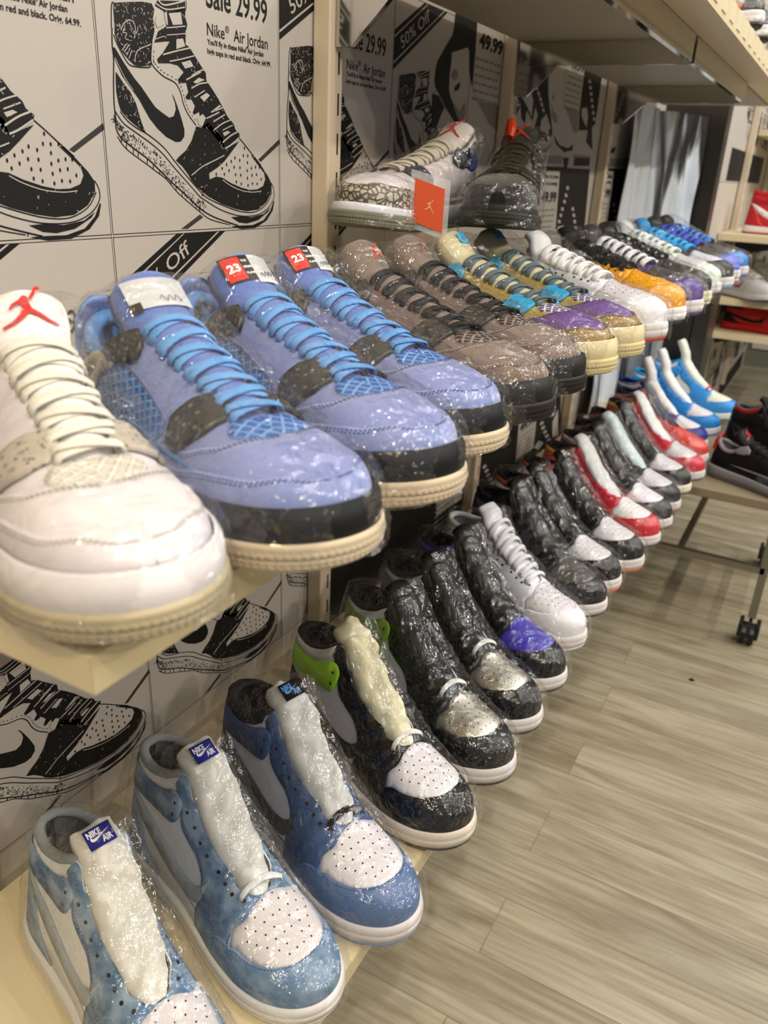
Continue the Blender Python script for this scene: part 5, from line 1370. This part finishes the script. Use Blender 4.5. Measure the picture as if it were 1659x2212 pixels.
LOWS = [
 ((.395, 1.010), -15, C1(guard='e8e8f0', eye='e8e8f0', counter='e8e8f0', swoosh='e8e8f0', collar='b9b9c0', lining='8f8f96', tongue='e8e8ee', out='b8322c', thread='c9c9d2'), dict(laced='eeeeee', seed=1), 'white low sneaker with red outsole beside the mustard pair'),
 ((.390, 1.165), -15, C1(base='e8a010', toe='eaa312', guard='eaa312', eye='e8a010', counter='e8a010', swoosh='17171a', collar='17171a', tongue='17171a', mid='e6e4ea', out='2a2a2c', thread='8a5f10'), dict(laced='18181a', seed=2), 'bright yellow low sneaker with black laces'),
 ((.398, 1.262), -15, C1(base='3c2470', toe='4a4a48', guard='4a2c86', eye='3c2470', counter='17171a', swoosh='17171a', collar='3a3a3c', tongue='3a3a3c', out='4c3474', thread='241848'), dict(laced='e8e8ec', seed=3), 'dark purple low sneaker with grey toe and white laces'),
 ((.392, 1.385), -15, C1(base='2e2e2c', toe='3c3b38', guard='2e2d2a', eye='232322', counter='232322', swoosh='17171a', mid='dcd6bc', out='d6cfae'), dict(laced='1a1a1a', seed=0), 'charcoal low sneaker with black laces and cream sole'),
 ((.388, 1.520), -15, C1(guard='dce8dc', eye='dfe8e0', counter='dce8dc', swoosh='d0e0d4', collar='d4dcd4', tongue='e4e8e6', out='3a3e3c', thread='b9c9bc'), dict(laced='e4ece6', seed=1), 'white low sneaker with pale mint overlays'),
 ((.394, 1.640), -15, C1(guard='1b1b1e', eye='17171a', toe='dcdce6', collar='2f8fd6', tongue='2f9fe0', out='2f8fc8', swoosh='2f8fd6'), dict(laced='3ab0f0', seed=2), 'white and black low sneaker with sky blue laces'),
 ((.388, 1.790), -15, C1(base='2a2a2e', toe='4a4640', guard='4a62d8', eye='26262a', counter='2a2a2e', collar='3a6fe0', tongue='2a2a30', swoosh='4a62d8', out='e0e0e6'), dict(laced='3a5ae0', seed=3), 'black low sneaker with royal blue laces and toe guard'),
 ((.392, 1.900), -15, C1(base='2e2e30', toe='4a4a4c', guard='2f7fd0', eye='2a2a2c', counter='2e2e30', collar='26262a', tongue='2a2a2c', swoosh='2f7fd0', out='2a6fb8'), dict(laced='2f7fe0', seed=0), 'dark grey low sneaker with bright blue toe guard, last on the upper shelf'),
]
for toe, ang, c, kw, lb in LOWS:
    h = heel(toe, ang, LOW.L)
    j1('low_top_sneaker', lb, LOW, c, (h[0], h[1], UP_Z + .0008), DEG(ang), **kw)
# ------------------------------------------------------------ odd pieces: back row, top shelf, cart and distant shelves
cement3 = dict(m=leather, base='ddd6da', vamp='dcd6da', guardm=elephant('b5ac98', '4a4335'), thread='a9a2a0', out='8c8a78', mid='dcdce6', side='dcdce6', tread='7f7d6c', lining='2c3f78', tongue='e2dcde', eyelet='3f4350', wing='c8c2ba', lace='d8d0c0', tab='2a3a86', net=('aaaaaa', 'aaaaaa'))
j4('leather_sneaker', 'white sneaker with grey cracked print toe band lying on the upper row by the wall', cement3, (.095, 1.055, FC - .066), DEG(-92), mode='plain', tagm=('jump', ['c8281e'], 'red jumping figure logo'), seed=1)
camo = dict(base='45473a', vamp='3f4234', guard='15161a', thread='2a2a22', out='2a2d26', mid='22241f', side='22241f', tread='2e3328', lining='1a1b18', tongue='2b2d22', eyelet='26281f', wing='2a2a24', lace='3a3c2e', tab='8a3a1c', net=('aaaaaa', 'aaaaaa'))
j6 = j4('suede_sneaker', 'olive green sneaker with orange lace lock, toe to the viewer, beside the white one', camo, (.118, 1.160, FC - .062), DEG(-71), mode='plain', tagm=('jump', ['e0512a'], 'orange jumping figure logo'), seed=2)
mb = MB(); P_ = Vector((.104, 0, .122))
mb.tube([P_ + Vector((0, 0, .0)), P_ + Vector((-.008, 0, .010)), P_ + Vector((-.018, 0, .020)), P_ + Vector((-.024, 0, .024))], [.006, .0085, .008, .006], 10)
mb.build('lace_lock', plastic('e0451c'), j6)
# clear hang tag with orange card
r = thing('hang_tag', 'clear plastic hang tag with an orange card in front of the white sneaker', 'tag', (.150, .845, FC - .066), DEG(28))
r.scale = (.72, .72, .72)
clear = bpy.data.materials.new('clear_plastic'); clear.use_nodes = True
nt = clear.node_tree; bs = nt.nodes['Principled BSDF']; bs.inputs['Roughness'].default_value = .08; bs.inputs['Alpha'].default_value = .25; bs.inputs['Base Color'].default_value = (.9, .9, .92, 1)
MB().poly([(-.030, -.001, .010), (.030, -.001, -.008), (.030, -.001, .078), (-.030, -.001, .092)], (0, .002, 0)).build('sleeve', clear, r)
MB().poly([(-.024, -.0024, .018), (.022, -.0024, .003), (.022, -.0024, .066), (-.024, -.0024, .080)], (0, .001, 0)).build('card', mat('orange_card', 'd8552c', .5), r)
mb = MB(); logo_poly(mb, JUMP, lambda a, b: (a * .8, -.0028, .040 + b - .3 * a), .0012); mb.build('printed_logo', mat('pale_orange_print', 'e8a58c', .5), r)
# orange sneaker seen over the lip of the top shelf
h = heel((.345, 1.44), -14, .292)
j1('high_top_sneaker', 'orange toed high top on the top shelf at the upper right corner', HIGH, C1(guard='f06a1c', eye='3a3a3a', toe='c8d8ea', base='d2dbe8', counter='2a2a2a', swoosh='2a2a2a', out='e8642a'), (h[0], h[1], TOP_Z - .0042), DEG(-14), seed=1)
for k, (y, cc_, l) in enumerate([(1.60, C1(), 'black high top wrapped in film on the top shelf beside the orange toed one'), (1.74, C1(guard='3a3a3c'), 'second black wrapped high top on the top shelf, farther back')]):
    h = heel((.36, y), -14, .292); j1('high_top_sneaker', l, HIGH, cc_, (h[0], h[1], TOP_Z - .0042), DEG(-14), seed=k + 2)
# black sneakers on the cart
bc = dict(m=leather, base='141416', vamp='151517', guardm=elephant('5a5a5c', '2a2a2c'), thread='2a2a2c', out='6a6a6e', mid='8e8e98', side='8e8e98', tread='77777c', lining='8a8a90', tongue='17171a', eyelet='77777e', wing='1a1a1c', lace='1a1a1c', tab='a82a24', net=('aaaaaa', 'aaaaaa'))
j4('leather_sneaker', 'black and grey sneaker at the front of the cart, toe to the right', bc, (.392, 2.030, CZ + .0008), DEG(-22), mode='plain', tagm=('jump', ['c8281e'], 'red logo'), film=False)
h_ = C1(base='141416', toe='161618', eye='141416', guard='1a1a1c', strap='141416', swoosh='1c1c1e', band='8a1c18', tongue='161618', collar='55555a', lining='3a1210', mid='141416', out='3a3a3c')
j1('high_top_sneaker', 'tall black high top with red collar band on the cart behind the grey soled sneaker', HIGH, h_, (.395, 2.205, CZ + .0008), DEG(-16), seed=1, film=False)
# distant shelves
def far(lb, c, x, y, zz, ang=-3, S=LOW, film=False, **kw): j1('high_top_sneaker' if S is HIGH else 'low_top_sneaker', lb, S, c, (x, y, zz + .0008), DEG(ang), film=film, **kw)
red = C1(guard='b01e26', eye='b01e26', counter='b01e26', collar='a81c24', strap='b01e26', band='b01e26', base='b8242c', swoosh='d8d4d6', tongue='d4d0d2', mid='d9d4d5', out='b01e26', toe='d4d0d2', lining='7a1216')
far('red and white sneaker on the distant shelf at the right edge', red, .235, 3.19, FC - .150, S=HIGH)
pale_ = C1(guard='d4d0ce', eye='cfcac8', counter='b03030', collar='d0cccc', swoosh='b04040', tongue='dcd8d6')
far('pale wrapped sneaker at the left end of the distant shelf', pale_, .195, 3.19, FC - .358, -42, film=True, seed=1, laced='d8d4d0')
far('pale wrapped sneaker second on the distant shelf', pale_, .245, 3.30, FC - .358, -42, film=True, seed=2, laced='d8d4d0')
far('black wrapped sneaker third on the distant shelf by the photo edge', C1(base='1a1a1c', toe='1a1a1c'), .33, 3.36, FC - .358, -42, film=True, seed=3)
rb = C1(base='a81c18', toe='b8241c', guard='b8241c', eye='a81c18', counter='141414', collar='141414', swoosh='141414', tongue='a81c18', mid='a81c18', out='8a1814')
far('red and black low sneaker on the lowest distant shelf', rb, .235, 3.16, FC - .474, -3)
